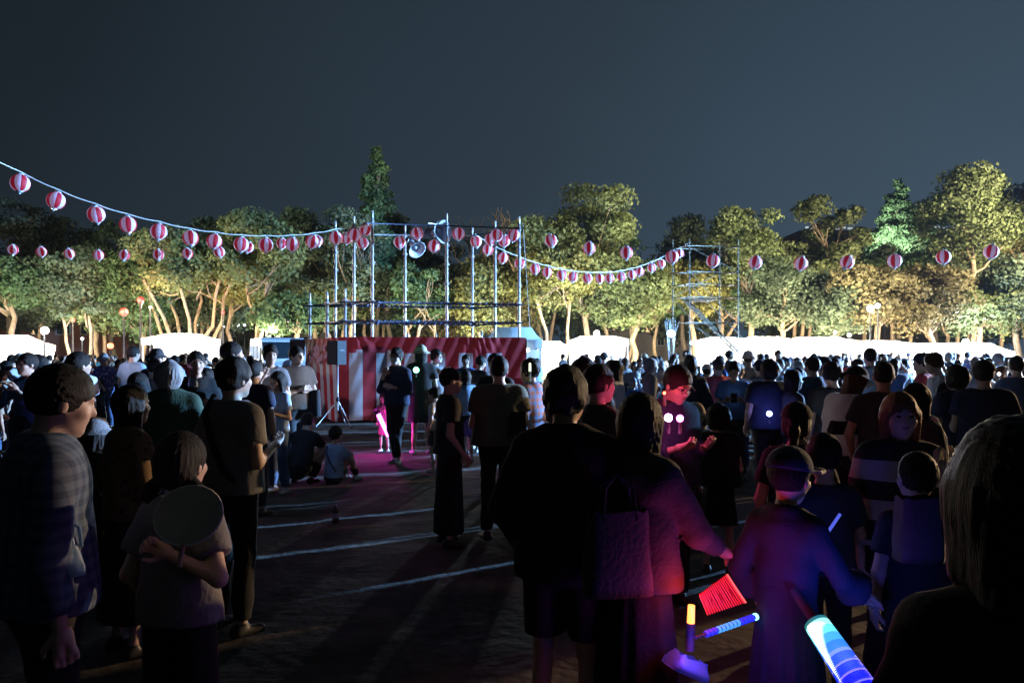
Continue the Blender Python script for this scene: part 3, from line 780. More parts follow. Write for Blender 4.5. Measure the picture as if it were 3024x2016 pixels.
for (hx,hy,aim_,pw_,c_,lb_) in ((35,37,(21,52,8),HI,(1,.88,.62),'added unseen floodlight beyond the right edge lighting the right trees'),(-33,34,(-20,54,6),HI*.30,(.85,1,.75),'added unseen floodlight beyond the left edge lighting the left trees'),(31,30,(8,51,8.5),HI*1.0,(.97,.95,.60),'added unseen floodlight beyond the right edge lighting the middle trees')):  # floodlights out of view, added to brighten the tree tops
    t = empty('added_tree_floodlight', (hx,hy,0), 0, lb_, 'floodlight'); MB().tube([(0,0,0),(0,0,9.2)],[.11,.06],8).build('pole', DARKM, t, True)
    MB().box((0,-.3,9.3),(.7,.3,.4)).build('housing', DARKM, t); lamp('flood_beam','SPOT',(0,.05,9.3),pw_,c_,.2,t,None,85 if hx != 31 else 44,.5).rotation_euler = (Vector(aim_)-Vector((hx,hy,9.3))).to_track_quat('-Z','Y').to_euler()
# the glass sculpture over the blue lamp
g = tag(empty('glass_sculpture', tuple(px(1982,1045,44.6)*1)), 'tall bluish glass fountain sculpture above the blue white lamp', 'sculpture'); g.location.z = 0
mb = MB(); rr = np.random.RandomState(3)
for i in range(11):
    a = i*.57; mb.tube([(math.cos(a)*.10,math.sin(a)*.10,1.2),(math.cos(a)*.26,math.sin(a)*.26,2.9),(math.cos(a)*.34+rr.normal()*.08,math.sin(a)*.3,3.5+rr.rand()*.5)],[.03,.03,.012],6)
mb.build('glass_strand', mat('pale_glass',(.10,.18,.30),.15), g, True)
MB().lathe((0,0,0),[(.5,0),(.5,1.1),(.35,1.25),(.001,1.25)],14).build('plinth', WALLD, g, True)

# ------------------------------------------------------------------ market stalls
CANVAS = mat('white_canvas', (.82,.82,.80), .7, trans=.5); CANVASB = mat('pale_blue_canvas', (.50,.68,.80), .7, trans=.35)
WOOD = mat('stall_wood', (.30,.22,.15), .7, var=.2)
BULB = hot('stall_bulb', (1,.93,.80), 30)
def stall(label, pxc, d, w, eave_px, peak_px, power, canvas=CANVAS, dep=3.0, color=(1,.95,.86), rz=0.0, post=.03, cat='stall', name='market_stall', group='lit market stalls along the trees'):
    x = (pxc-CX)/F_PX*d; ze = CAMZ+(HY-eave_px)/F_PX*d; zp = max(CAMZ+(HY-peak_px)/F_PX*d, ze+.15)
    t = empty(name, (x,d,0), rz, label, cat, group)
    hw, hd = w/2, dep/2; rx = max(hw-hd*.35, .05)
    n = 8; V = []; Fc = []
    ring = []; 
    for i in range(5):                                        # sagging hip roof
        s = i/4; sag = -.10*math.sin(s*math.pi)*(zp-ze)
        a = hw+(rx-hw)*s; b = hd+(.02-hd)*s; z = ze+(zp-ze)*s+sag
        for (u,v) in ((-1,-1),(0,-1),(1,-1),(1,0),(1,1),(0,1),(-1,1),(-1,0)):
            V.append((u*a, v*b, z-(.05*(1-s) if 0 in (u,v) else 0)))
    for i in range(4):
        for k_ in range(8): Fc.append((i*8+k_, i*8+(k_+1)%8, (i+1)*8+(k_+1)%8, (i+1)*8+k_))
    Fc.append(tuple(32+k_ for k_ in range(8)))
    m = MB(); m.add(V,Fc); m.build('canopy', canvas, t, True)
    for sgn, (ax, L) in (((-1),('x',w)),((1),('x',w)),((-1),('y',dep)),((1),('y',dep))):
        m = MB(); nn = 14; V = []
        for i in range(nn+1):
            u = -L/2+L*i/nn; wv = .02*math.sin(i*1.9); dz = .30+.035*math.cos(i*math.pi)
            p = (u, sgn*(hd+.012)+wv) if ax == 'x' else (sgn*(hw+.012)+wv, u)
            V += [(p[0],p[1],ze-.01),(p[0],p[1],ze-dz)]
        m.add(V,[(2*i,2*i+2,2*i+3,2*i+1) for i in range(nn)]); m.build('valance', canvas, t, True)
    for sx in (-1,1):
        for sy in (-1,1): MB().tube([(sx*(hw-.05),sy*(hd-.05),0),(sx*(hw-.05),sy*(hd-.05),ze)],post,8).build('post', METAL, t, True)
    # back and side sheets, a counter and hanging bulbs
    for (a,b_) in (((-hw,hd-.1),(hw,hd-.1)),((-hw+.04,-hd*.2),(-hw+.04,hd-.12)),((hw-.04,-hd*.2),(hw-.04,hd-.12))):
        m = MB(); V = []; nn = 16
        for i in range(nn+1):
            s = i/nn; wv = .03*math.sin(i*1.7)
            X = a[0]+(b_[0]-a[0])*s; Y = a[1]+(b_[1]-a[1])*s
            V += [(X+(wv if a[0] == b_[0] else 0),Y+(wv if a[0] != b_[0] else 0),ze-.33),(X,Y+wv,.05)]
        m.add(V,[(2*i,2*i+2,2*i+3,2*i+1) for i in range(nn)]); m.build('side_sheet', canvas, t, True)
    c = MB(); c.box((0,-hd+.35,.86),(w*.9,.55,.05)); c.box((0,-hd+.12,.42),(w*.9-.05,.04,.80)); c.build('counter', WOOD, t)
    nb = max(2, int(w/1.2))
    for i in range(nb):
        bx = -w/2+w*(i+.5)/nb
        bo = MB().lathe((bx,-hd+.28,ze-.34),[(.001,-.07),(.045,-.05),(.06,0),(.035,.05),(.02,.09),(.001,.10)],10).build('bulb', BULB, t, True)
        MB().tube([(bx,-hd+.28,ze-.24),(bx,-hd+.28,ze-.02)],.008,5).build('cord', DARKM, bo)
    lamp('stall_light', 'POINT', (0,-.25,ze-.5), power, color, .25, t)
    return t
P0 = 1500*TL2
stall('dazzling white stall at the far left edge of the photo', 25, 40, 3.2, 1018, 990, P0)
stall('boxy glowing white stall under the fan of pale trunks', 537, 38, 2.7, 1000, 985, P0)
stall('small dim white stall between the blue marquee and the middle stall', 1630, 46, 1.7, 1020, 1008, P0*.5, dep=2)
stall('brilliant white stall under the floodlight right of the stage', 1765, 40, 2.9, 1003, 992, P0*1.3)
stall('white stall behind the foot of the right scaffold tower', 2130, 41, 2.15, 1003, 996, P0)
stall('long white stall right beside the scaffold tower stair', 2258, 42.5, 2.7, 1004, 994, P0*1.2)
stall('white stall in the centre of the long right row', 2412, 43.5, 3.3, 1006, 995, P0*1.2)
stall('white stall right of the centre of the long row with a lower roof', 2585, 44, 3.4, 1014, 1006, P0*1.2)
stall('low white stall near the right end of the long row', 2752, 45, 3.3, 1021, 1014, P0*1.2)
stall('peaked white marquee closing the right end of the stall row', 2862, 46, 3.7, 1038, 1012, P0*1.3, color=(.85,.93,1))
stall('pale blue marquee corner beside the right end of the stage', 1516, 25.5, 1.9, 1004, 966, 14, canvas=CANVASB, dep=1.9, color=(.5,.75,1), cat='marquee', name='marquee', group=None)

# ------------------------------------------------------------------ parked van left of the stage
def van(x, y, rz):
    t = empty('parked_van', (x,y,0), rz, 'white high roofed van parked behind the crowd left of the stage', 'van')
    WH = mat('van_paint', (.55,.60,.66), .35); GL = mat('van_glass', (.02,.03,.04), .06)
    prof = [(-2.3,.45),(-2.35,1.1),(-2.25,2.15),(-2.1,2.3),(1.15,2.3),(1.35,2.2),(1.95,1.35),(2.3,1.15),(2.35,.5)]
    m = MB(); n = len(prof)
    for s in (-1,1): m.v += [(a,s*(.84 if z > 1.3 else .88),z) for a,z in prof]
    m.f += [tuple(range(n)), tuple(reversed(range(n,2*n)))]+[(i,n+i,n+(i+1)%n,(i+1)%n) for i in range(n)]; m.m = [0]*len(m.f)
    b = m.build('body', WH, t)
    for s in (-1,1):
        for (a,c,nm) in ((-2.05,-.75,'side_window'),(-.65,.35,'side_window')):
            MB().box(((a+c)/2,s*.862,1.72),(c-a,.03,.55)).build(nm, GL, t)
        MB().box((.98,s*.866,1.66),(.85,.03,.50)).build('front_window', GL, t)
        for a in (-1.5,1.55):
            w = MB().lathe((0,0,0),[(.001,-.10),(.30,-.10),(.33,-.05),(.33,.05),(.30,.10),(.001,.10)],18,Matrix.Rotation(R(90),3,'X')).build('wheel', mat('tyre',(.02,.02,.02),.8), t, True)
            w.location = (a,s*.80,.33)
            MB().lathe((0,0,0),[(.001,-.112),(.18,-.112),(.2,-.10),(.2,.10),(.18,.112),(.001,.112)],14,Matrix.Rotation(R(90),3,'X')).build('rim', METAL, w, True)
        MB().box((2.33,s*.62,.85),(.08,.34,.2)).build('headlight', mat('headlight',(.7,.7,.7),.1), t)
    MB().box((1.68,0,1.80),(.03,1.45,.78), ry=R(-35)).build('windscreen', GL, t)
    MB().box((2.36,0,.5),(.10,1.7,.22)).build('bumper', DARKM, t)
van(-9.75, 30.8, R(-64))

# ------------------------------------------------------------------ the drum stage with its scaffold
def uline(u, p, q):
    """the point on the plan line p-q seen in pixel column u"""
    s = (u-CX)/F_PX; dx, dy = q[0]-p[0], q[1]-p[1]; t = (s*p[1]-p[0])/(dx-s*dy)
    return (p[0]+t*dx, p[1]+t*dy)
FL = (-3.40,18.0); FR = (.18,18.8); BL = (-4.68,19.6); BR = (-1.10,20.5)
ML = uline(1045,FL,BL); MR = uline(1462,FR,BR); FM = uline(1319,FL,FR); BM = uline(1196,BL,BR)
SF = uline(1019,FL,FR); SB = uline(915,BL,BR); SM = uline(966,SF,SB)
stage = tag(empty('drum_stage', (-2.3,19.2,0)), 'festival drum stage of steel poles rising from a red and white striped curtain', 'stage')
SO = Vector((-2.3,19.2,0))
def zat(py, p): return CAMZ+(HY-py)/F_PX*p[1]
def scaff_pole(pt, ztop, parent, org, r=.030, z0=0.0):
    a = Vector((pt[0],pt[1],0))-org; m = MB()
    m.tube([(a.x,a.y,z0),(a.x,a.y,ztop-.22)], r, 10); m.tube([(a.x,a.y,ztop-.24),(a.x,a.y,ztop-.20),(a.x,a.y,ztop)], [r*1.15,r*.8,r*.75], 8)
    o = m.build('pole', METAL, parent, True)
    z = z0+.55
    while z < ztop-.3:
        c = MB(); c.lathe((a.x,a.y,z),[(r,-.035),(r*1.5,-.03),(r*1.5,.03),(r,.035)],10)
        for q in range(2): c.box((a.x+(r*1.55)*(1-2*q),a.y,z),(.022,.05,.05))
        c.build('coupler', METAL, o); z += .475
    return o
for pt, top in ((FL,622),(FM,630),(FR,640),(ML,638),(MR,653),(BL,653),(BM,665),(BR,672),(SF,852),(SM,860),(SB,865)):
    scaff_pole(pt, zat(top,pt), stage, SO, .036)
for u_, y_ in ((1204,984),(1288,984),(1422,977)):
    p_ = uline(u_, (FL[0]-.2,FL[1]+.6), (FR[0]-.2,FR[1]+.6)); scaff_pole(p_, zat(y_,p_), stage, SO, .034)
DARKRAIL = mat('rail_dark', (.05,.055,.09), .5, metal=.4); TINSEL = mat('tinsel', (.10,.11,.20), .3, metal=.5)
def rail(parent, org, p, q, z1, z2, r=.022, m=None, wrap=False, ext=.12, dy=-.05):
    a = Vector((p[0],p[1]+dy,z1))-org; b = Vector((q[0],q[1]+dy,z2))-org; d = (b-a).normalized()
    o = MB().tube([a-d*ext,b+d*ext], r, 8).build('rail', m or METAL, parent, True)
    if wrap:
        L = (b-a).length; n = int(L/.03); V = []
        u = d.cross(Vector((0,0,1))).normalized(); w = u.cross(d)
        MB().tube([a+d*(L*i/n)+(u*math.cos(i*1.35)+w*math.sin(i*1.35))*(r+.018) for i in range(n+1)], .014, 4).build('wrapped_cord', TINSEL, o)
    return o
zl1, zl2 = zat(893,FL), zat(949,FL)
for z in (zl1, zl2):
    rail(stage,SO,FL,FR,z,z,m=DARKRAIL,wrap=True); rail(stage,SO,BL,BR,z+.03,z+.03,m=DARKRAIL,wrap=True)
    rail(stage,SO,SF,FL,z,z,m=DARKRAIL); rail(stage,SO,SF,SB,z,z,m=DARKRAIL); rail(stage,SO,FL,BL,z,z+.02,m=DARKRAIL); rail(stage,SO,FR,BR,z,z,m=DARKRAIL)
    rail(stage,SO,SB,BL,z,z,m=DARKRAIL)
rail(stage,SO,FL,FR,zat(661,FL),zat(675,FR),m=DARKRAIL,r=.016); rail(stage,SO,BL,BR,zat(693,BL),zat(697,BR),r=.018)
rail(stage,SO,FL,BL,zat(664,FL),zat(690,BL),r=.016,m=DARKRAIL); rail(stage,SO,FR,BR,zat(676,FR),zat(697,BR),r=.016,m=DARKRAIL)
# thin braces
MB().tube([Vector((SF[0]+.1,SF[1]-.04,zat(1005,SF)))-SO, Vector((ML[0]-.2,ML[1]-.1,zat(905,ML)))-SO],.012,6).build('brace', DARKRAIL, stage)
MB().tube([Vector((FR[0]+.10,FR[1],zat(660,FR)))-SO, Vector((FR[0]+.28,FR[1]+.2,zat(972,FR)))-SO],.007,5).build('guy_rope', mat('pale_rope',(.5,.5,.5),.7), stage)
# deck boards behind the curtain's top edge
FX = Vector((FR[0]-FL[0],FR[1]-FL[1],0)).normalized()
c0 = Vector((SF[0]-.12,SF[1]-.16,0)); c1 = Vector((FR[0]+.16,FR[1]-.14,0)); c2 = Vector((BR[0]+.1,BR[1]+.15,0)); c3 = Vector((SB[0]-.12,SB[1]+.12,0))
ZT = 2.02
for i in range(10):
    a = c0.lerp(c3,(i+.04)/10); b = c1.lerp(c2,(i+.04)/10); a2 = c0.lerp(c3,(i+.96)/10); b2 = c1.lerp(c2,(i+.96)/10)
    ins_ = FX*.12
    v = [a+ins_,b-ins_,b2-ins_,a2+ins_]; V = [Vector((p.x,p.y,ZT-.09))-SO for p in v]+[Vector((p.x,p.y,ZT-.05))-SO for p in v]
    MB().add(V,[(3,2,1,0),(4,5,6,7),(0,1,5,4),(1,2,6,5),(2,3,7,6),(3,0,4,7)]).build('deck_board', WOOD, stage)
RED = mat('curtain_red', (.42,.022,.035), .75, var=.18, scale=4); WHT = mat('curtain_white', (.56,.54,.58), .75, var=.10, scale=4)
def curtain(a, b, zt, stripes, seed, band=.40, n=240, fold=.03, slant=0.0, hemz=.03, bandL=None):
    """hanging cloth; stripes = list of (u0,u1) white intervals along 0..1"""
    V = []; d = (b-a); L = d.length; nrm = Vector((d.y,-d.x,0)).normalized(); m = 26; Fc = []; mi = []
    r = np.random.RandomState(seed); ph = r.rand(8)*6.28
    edges = sorted(set([i/n for i in range(n+1)]))
    for i in range(n+1):
        u = i/n; x = u*L
        for j in range(m+1):
            v = j/m; z = zt*(1-v)+hemz*v
            topw = math.exp(-((v)/.16)**2)
            o = fold*(math.sin(x*4.2+ph[0])*.6+math.sin(x*8.1+ph[1]+v*1.5)*.25)*(.3+v*.7)
            o += .014*topw*max(0,math.sin(x*2.3+ph[2]))**2*math.sin(x*13*(1+.25*math.sin(x*1.7))+z*(6+7*math.sin(x*2.1))+ph[3])
            o += .006*math.sin(x*19+ph[4]-z*9)*(1-v)
            dz = -.012*abs(math.sin(x*2.6+ph[5]))*(1-v) + .03*math.sin(x*3.3+ph[6])*v
            p = a+d*u+nrm*(o+.03)
            V.append((p.x-SO.x,p.y-SO.y,max(z+dz,.015)))
    for i in range(n):
        for j in range(m):
            Fc.append((i*(m+1)+j,(i+1)*(m+1)+j,(i+1)*(m+1)+j+1,i*(m+1)+j+1))
            u = (i+.5)/n; z = zt*(1-(j+.5)/m); w = 0
            uu = u+slant*(zt-z)
            for (s0,s1) in stripes:
                if s0 < uu < s1 and z < zt-band-(.05*math.sin(u*40)): w = 1
            mi.append(w)
    me = bpy.data.meshes.new('curtain'); me.from_pydata(V,[],Fc); me.polygons.foreach_set('material_index',mi); me.polygons.foreach_set('use_smooth',[True]*len(Fc))
    me.materials.append(RED); me.materials.append(WHT)
    return link('curtain', me, stage)
def ucol(u): q_ = uline(u,(c0.x,c0.y),(c1.x,c1.y)); return (Vector((q_[0],q_[1],0))-c0).length/(c1-c0).length
curtain(c0,c1,ZT+.05,[(ucol(a),ucol(b)) for a,b in ((1030,1071),(1112,1154),(1194,1236),(1273,1315),(1354,1396),(1434,1481))],4,band=.38,n=300)
curtain(c3,c0,ZT+.03,[(.02+i*.2,.12+i*.2) for i in range(5)],9,band=.62,n=120,fold=.02,slant=-.06)
curtain(c1,c2,ZT+.03,[(.05+i*.2,.15+i*.2) for i in range(5)],12,band=.40,n=90)
curtain(c2,c3,ZT+.03,[(.03+i*.1,.08+i*.1) for i in range(10)],15,band=.40,n=120)
# crumpled paper streamers gathered on the side curtain
r = np.random.RandomState(4); m = MB()
for i in range(26):
    u = .18+.6*r.rand(); p = c3.lerp(c0,u); z = 1.48+.40*r.rand(); n_ = Vector((-(c0-c3).normalized().y*-1,0,0)); q_ = p+Vector((-.09,-.10,0))-SO
    m.add([(q_.x,q_.y,z),(q_.x+.05,q_.y-.03+.02*r.rand(),z+.03),(q_.x+.04,q_.y-.05,z-.10-.06*r.rand()),(q_.x-.02,q_.y-.03,z-.07)],[(0,1,2,3)])
tag(m.build('paper_streamer', mat('pale_pink_paper',(.60,.36,.42),.8), stage), kind='stuff')
# unseen spotlight left of the frame, added to light the curtain
t = empty('stage_spotlight', (-9.4,8.2,0), 0, 'added unseen spotlight on a stand beyond the left edge aimed at the striped curtain', 'spotlight')
MB().tube([(0,0,0),(0,0,2.9)],.02,8).build('pole', METAL, t, True); MB().lathe((0,0,0),[(.001,-.16),(.09,-.15),(.11,.12),(.10,.13),(.08,.10),(.001,.09)],14,Vector((7.4,10.2,-1.7)).to_track_quat('Z','Y').to_matrix().to_4x4()).build('housing', DARKM, t, True).location = (0,0,3.0)
for k_ in range(3): MB().tube([(0,0,.5),(math.cos(k_*2.1)*.4,math.sin(k_*2.1)*.4,.01)],.012,6).build('leg', METAL, t)
lamp('spot_beam','SPOT',(.12,.16,2.98),SPOTP,(.92,.80,1.0),.06,t,None,31,.5).rotation_euler = Vector((7.2,10.4,-1.35)).to_track_quat('-Z','Y').to_euler()
# two horn loudspeakers in the scaffold head
def horn(label, p, aim, s, col=(.62,.66,.74)):
    t = empty('horn_loudspeaker', tuple(p), 0, label, 'loudspeaker'); t.rotation_euler = Vector(aim).to_track_quat('Z','Y').to_euler()
    M_ = mat('horn_shell', col, .4)
    MB().lathe((0,0,0),[(.05*s,-.16*s),(.07*s,-.10*s),(.09*s,0),(.14*s,.10*s),(.22*s,.17*s),(.235*s,.18*s),(.22*s,.16*s),(.10*s,.02*s),(.001,.0)],24).build('horn_bell', M_, t, True)
    MB().lathe((0,0,0),[(.001,-.34*s),(.09*s,-.33*s),(.10*s,-.30*s),(.10*s,-.18*s),(.07*s,-.15*s),(.001,-.15*s)],18).build('driver', mat('horn_driver',(.09,.10,.13),.5), t, True)
    b = MB(); b.tube([(-.16*s,0,-.1*s),(-.16*s,.18*s,-.12*s),(.16*s,.18*s,-.12*s),(.16*s,0,-.1*s)],.014*s,6); b.build('bracket', METAL, t, True)
    MB().lathe((0,0,0),[(.001,.10*s),(.04*s,.09*s),(.05*s,.04*s),(.04*s,0),(.001,0)],12).build('cone_plug', M_, t, True)
ps = px(1292,686,18.6); horn('large pale horn loudspeaker with dark mouth facing the field at the scaffold top', ps, (.75,-.75,-.05), 1.25)
ps = px(1223,727,18.7); horn('smaller horn loudspeaker tilted down to the right below a lantern', ps, (.55,-.6,-.62), 1.0, (.50,.60,.75))

# ------------------------------------------------------------------ the second scaffold tower, right
METAL_ = METAL; METAL = mat('dimmed_steel', (.13,.115,.08), .6, metal=.3, var=.2)  # steel coloured dark to offset the near floodlight
tower = tag(empty('scaffold_tower', tuple(Vector((px(2085,1045,27).x,27.6,0)))), 'slim steel scaffold tower with a slanting stair right of the broad middle tree', 'scaffold tower')
TO = Vector(tower.location)
def pp(u,d): return ((u-CX)/F_PX*d, d)
tf1, tf2 = pp(2036,26.6), pp(2180,26.9); tb1, tb2 = pp(1987,28.4), pp(2125,28.8)
for pt, top in ((tf1,706),(tf2,706),(tb1,706),(tb2,716)): scaff_pole(pt, zat(top,pt), tower, TO, .020)
for ya, yb in ((726,734),(802,806),(838,844),(876,880),(952,954)):
    z = zat(ya,tf1); rail(tower,TO,tf1,tf2,z,z,r=.015,ext=.1)
    z2 = zat(yb,tb1); rail(tower,TO,tb1,tb2,z2,z2,r=.015,ext=.1)
    rail(tower,TO,tf1,tb1,z,z2,r=.018,ext=.05,dy=0); rail(tower,TO,tf2,tb2,z,z2,r=.018,ext=.05,dy=0)
def V3d(pt,py,dy=0): return Vector((pt[0],pt[1]+dy,zat(py,pt)))-TO
for a, b in (((tf1,800),(tf2,955)),((tb1,880),(tb2,1035)),((tf1,955),(tf2,1040)),((tf1,728),(tf2,802)),((tb2,806),(tb1,876))):
    MB().tube([V3d(*a,dy=.06),V3d(*b,dy=.06)],.013,6).build('brace', METAL, tower)
sa = Vector((tf1[0]-.02,27.3,zat(878,tf1)))-TO; sb_ = Vector((px(2176,1022,27.4).x,27.3,px(2176,1022,27.4).z-.25))-TO
for dy in (-.22,.22): MB().box(tuple((sa+sb_)/2+Vector((0,dy,0))),((sb_-sa).length,.03,.07),ry=math.atan2(-(sb_-sa).z,(sb_-sa).x)).build('stair_stringer', METAL, tower)
MB().tube([sa+Vector((.1,-.25,.55)),sb_+Vector((.1,-.25,.55))],.014,6).build('handrail', METAL, tower)
for i in range(12):
    p_ = sa.lerp(sb_,(i+.5)/12); MB().box(tuple(p_),(.18,.40,.02)).build('stair_tread', METAL, tower)
for i in range(3): MB().box(tuple(Vector(((tf1[0]+tb1[0])/2+.4+.32*i,27.5,zat(882,tf1)))-TO),(.28,1.4,.03)).build('platform_board', METAL, tower)

METAL = METAL_
# ------------------------------------------------------------------ paper lanterns and their ropes
LW = mat('lantern_white_glow', (.64,.56,.74), .6, emit=(.55,.38,.66), estr=.36); LR = mat('lantern_red_glow', (.55,.012,.03), .6, emit=(.55,.02,.06), estr=.24)  # glow and lilac tint stand in for purple light on the paper
LC = mat('lantern_cap', (.85,.88,.92), .25, metal=.2); LB = mat('lantern_black', (.02,.02,.03), .6)
def lantern_mesh():
    n, m = 40, 28; V = []; Fc = []; mi = []
    for j in range(m+1):
        t = math.pi*(.10+.80*j/m); r = .158*math.sin(t)**.92*(1-.016*(j % 2)); z = .155*math.cos(t)
        for k in range(n):
            a = 2*math.pi*k/n; V.append((r*math.cos(a),r*math.sin(a),z-.19))
    for j in range(m):
        for k in range(n): Fc.append((j*n+k,j*n+(k+1)%n,(j+1)*n+(k+1)%n,(j+1)*n+k)); mi.append(1 if (k//4) % 2 else 0)
    me = bpy.data.meshes.new('shade'); me.from_pydata(V,[],Fc); me.polygons.foreach_set('material_index',mi); me.polygons.foreach_set('use_smooth',[True]*len(Fc))
    me.materials.append(LW); me.materials.append(LR); return me
LME = lantern_mesh()
a_ = MB(); a_.lathe((0,0,-.04),[(.001,.022),(.050,.020),(.056,.0),(.052,-.012)],18); a_.tube([(-.04,0,-.02),(0,0,.015),(.04,0,-.02)],.004,5); CAPT = a_.mesh('cap',[LC])
a_ = MB(); a_.lathe((0,0,-.335),[(.052,.012),(.058,0),(.050,-.022),(.001,-.024)],18); CAPB = a_.mesh('cap',[LC])
a_ = MB(); a_.lathe((0,0,-.365),[(.001,.006),(.020,.0),(.022,-.020),(.001,-.034)],12); BULBM = a_.mesh('tassel',[LC])
rl = np.random.RandomState(12)
def lantern(p, label, group, s=1.0):
    t = empty('paper_lantern', (p.x,p.y,p.z+.19*s), rl.rand()*6.28, label, 'lantern', group); t.rotation_euler.x = rl.normal()*.13; t.rotation_euler.y = rl.normal()*.13; t.scale = (s,s,s)
    for nm, me in (('shade',LME),('cap',CAPT),('cap',CAPB),('tassel',BULBM)): link(nm, me, t)
def string(pts, desc, group, rope_label, rope=True, sz=1.0, rr_=.011, rmat=None, extra0=None, extra1=None, raise_=.0):
    ws = [px(a,b,d) for a,b,d in pts]
    for i, w in enumerate(ws):
        lantern(w, 'striped paper lantern, %s from the left %s' % (ORD[i], desc), group, sz)
    if rope:
        q_ = [w+Vector((0,0,.19*sz+.02+raise_)) for w in ws]
        if extra0: q_ = [px(*extra0)]+q_
        if extra1: q_ = q_+[px(*extra1)]
        sm = []
        for i in range(len(q_)-1):
            for k_ in range(6):
                t = k_/6; p_ = q_[i].lerp(q_[i+1],t); sm.append(p_-Vector((0,0,.02*math.sin(t*math.pi))))
        sm.append(q_[-1])
        tag(MB().tube(sm, rr_, 6).build('rope', rmat or mat('white_rope',(.75,.75,.75),.5), None, True), rope_label, 'rope')
A_ = [(62,543),(173,594),(278,633),(375,663),(471,685),(560,704),(637,714),(714,722),(785,723),(865,721),(928,714),(991,702),(1050,693)]
string([(a,b,13.1+.41*i) for i,(a,b) in enumerate(A_)], 'on the upper left string', 'lanterns on the upper left string', 'white rope sagging from the upper left to the stage pole', extra0=(-190,385,11.4), extra1=(1098,655,17.95))
B_ = [(38,737),(119,743),(199,749),(289,753),(369,754),(467,752),(551,749),(643,744),(738,731),(834,719),(932,712),(1026,702)]
string([(a,b,23.5-.24*i) for i,(a,b) in enumerate(B_)], 'in the low left row of small lanterns', 'small lanterns in the low left row', 'thin dark rope of the low left lantern row', rr_=.006, rmat=LB, extra0=(-60,728,23.9), extra1=(1045,690,19.2))
C_ = [(1404,714),(1443,737),(1489,761),(1536,779),(1577,794),(1617,804),(1656,812),(1694,819),(1731,822),(1770,822),(1799,821),(1833,817),(1864,810),(1892,802),(1923,790),(1950,779),(2008,748)]
string([(a,b,20.4+.42*i) for i,(a,b) in enumerate(C_)], 'on the string sagging from stage to tower', 'lanterns sagging to the right tower', 'pale rope sagging from the stage to the right scaffold tower', extra0=(1380,695,20.4), extra1=(2034,715,27))
D_ = [(1523,695),(1622,712),(1740,734),(1850,746),(1984,760),(2108,771),(2236,777),(2370,778),(2510,777),(2641,770),(2786,760),(2931,744)]
string([(a,b,18.8-.17*i) for i,(a,b) in enumerate(D_)], 'in the widely spaced right row', 'lanterns of the long right row', 'thin black rope carrying the right lantern row', rr_=.005, rmat=LB, extra1=(3120,715,16.6))
for (a,b,d,w) in ((1227,690,18.9,'hanging just above the smaller horn loudspeaker'),(1177,715,19.8,'just left of the smaller horn loudspeaker'),(1284,727,18.4,'half hidden below the large horn loudspeaker'),
                  (1355,691,18.7,'just right of the third front pole'),(1467,696,19.0,'highest of the cluster left of the last front pole'),(1490,712,19.6,'on the right of the cluster left of the last front pole'),
                  (1446,708,19.9,'on the left of the cluster left of the last front pole'),(1084,680,18.8,'half behind the tallest left front pole'),(1068,717,20.0,'lowest one by the left front pole'),(1024,703,20.2,'half hidden behind the left lantern string')):
    lantern(px(a,b,d), 'striped stage lantern '+w, 'lanterns on the stage scaffold')

# ------------------------------------------------------------------ loudspeakers on tripods
BLK = mat('black_plastic', (.020,.020,.024), .75); GRL = mat('speaker_grille', (.015,.015,.018), .7)
def pa(label, slabel, x, y, zb, w=.40, h=.56, rz=0, spread=.45, hub=.62):
    s = empty('tripod_stand', (x,y,0), rz, slabel, 'stand')
    MB().tube([(0,0,hub-.25),(0,0,zb-.0)],.019,8).build('pole', METAL, s, True)
    MB().lathe((0,0,hub),[(.02,-.05),(.04,-.04),(.04,.04),(.02,.05)],10).build('collar', DARKM, s, True)
    for k_ in range(3):
        a = R(-100+120*k_); e_ = (math.cos(a+R(100))*spread,math.sin(a+R(100))*spread*1.0,.02)
        l = MB().tube([(0,0,hub-.02),e_],.014,6).build('leg', METAL, s, True)
        MB().lathe(e_,[(.02,-.02),(.022,0),(.018,.02),(.001,.02)],8).build('rubber_foot', DARKM, l)
    c = empty('loudspeaker', (x,y,zb), rz, label, 'loudspeaker')
    b = MB(); dp = w*.8; V = []
    for z in (0,h):
        for (a,c_) in ((-.5,-.5),(.5,-.5),(.34,.5),(-.34,.5)): V.append((a*w,c_*dp,z))
    b.add(V,[(3,2,1,0),(4,5,6,7),(0,1,5,4),(1,2,6,5),(2,3,7,6),(3,0,4,7)]); b.build('cabinet', BLK, c)
    MB().box((0,-dp/2-.008,h/2),(w*.92,.016,h*.93)).build('grille', GRL, c)
    MB().box((w*.43,0,h*.6),(.02,.12,.03)).build('handle', DARKM, c)
pa('black loudspeaker on a tripod in front of the striped curtain','steel tripod stand in front of the striped curtain', (997-CX)/F_PX*16.8, 16.8, 1.65-.24, .37,.54, R(-38), .48,.62)
pa('dark loudspeaker at the left end of the stage behind the man in the vest','tripod stand at the left end of the stage', (877-CX)/F_PX*18.6, 18.6, 1.62, .36,.40, R(20))
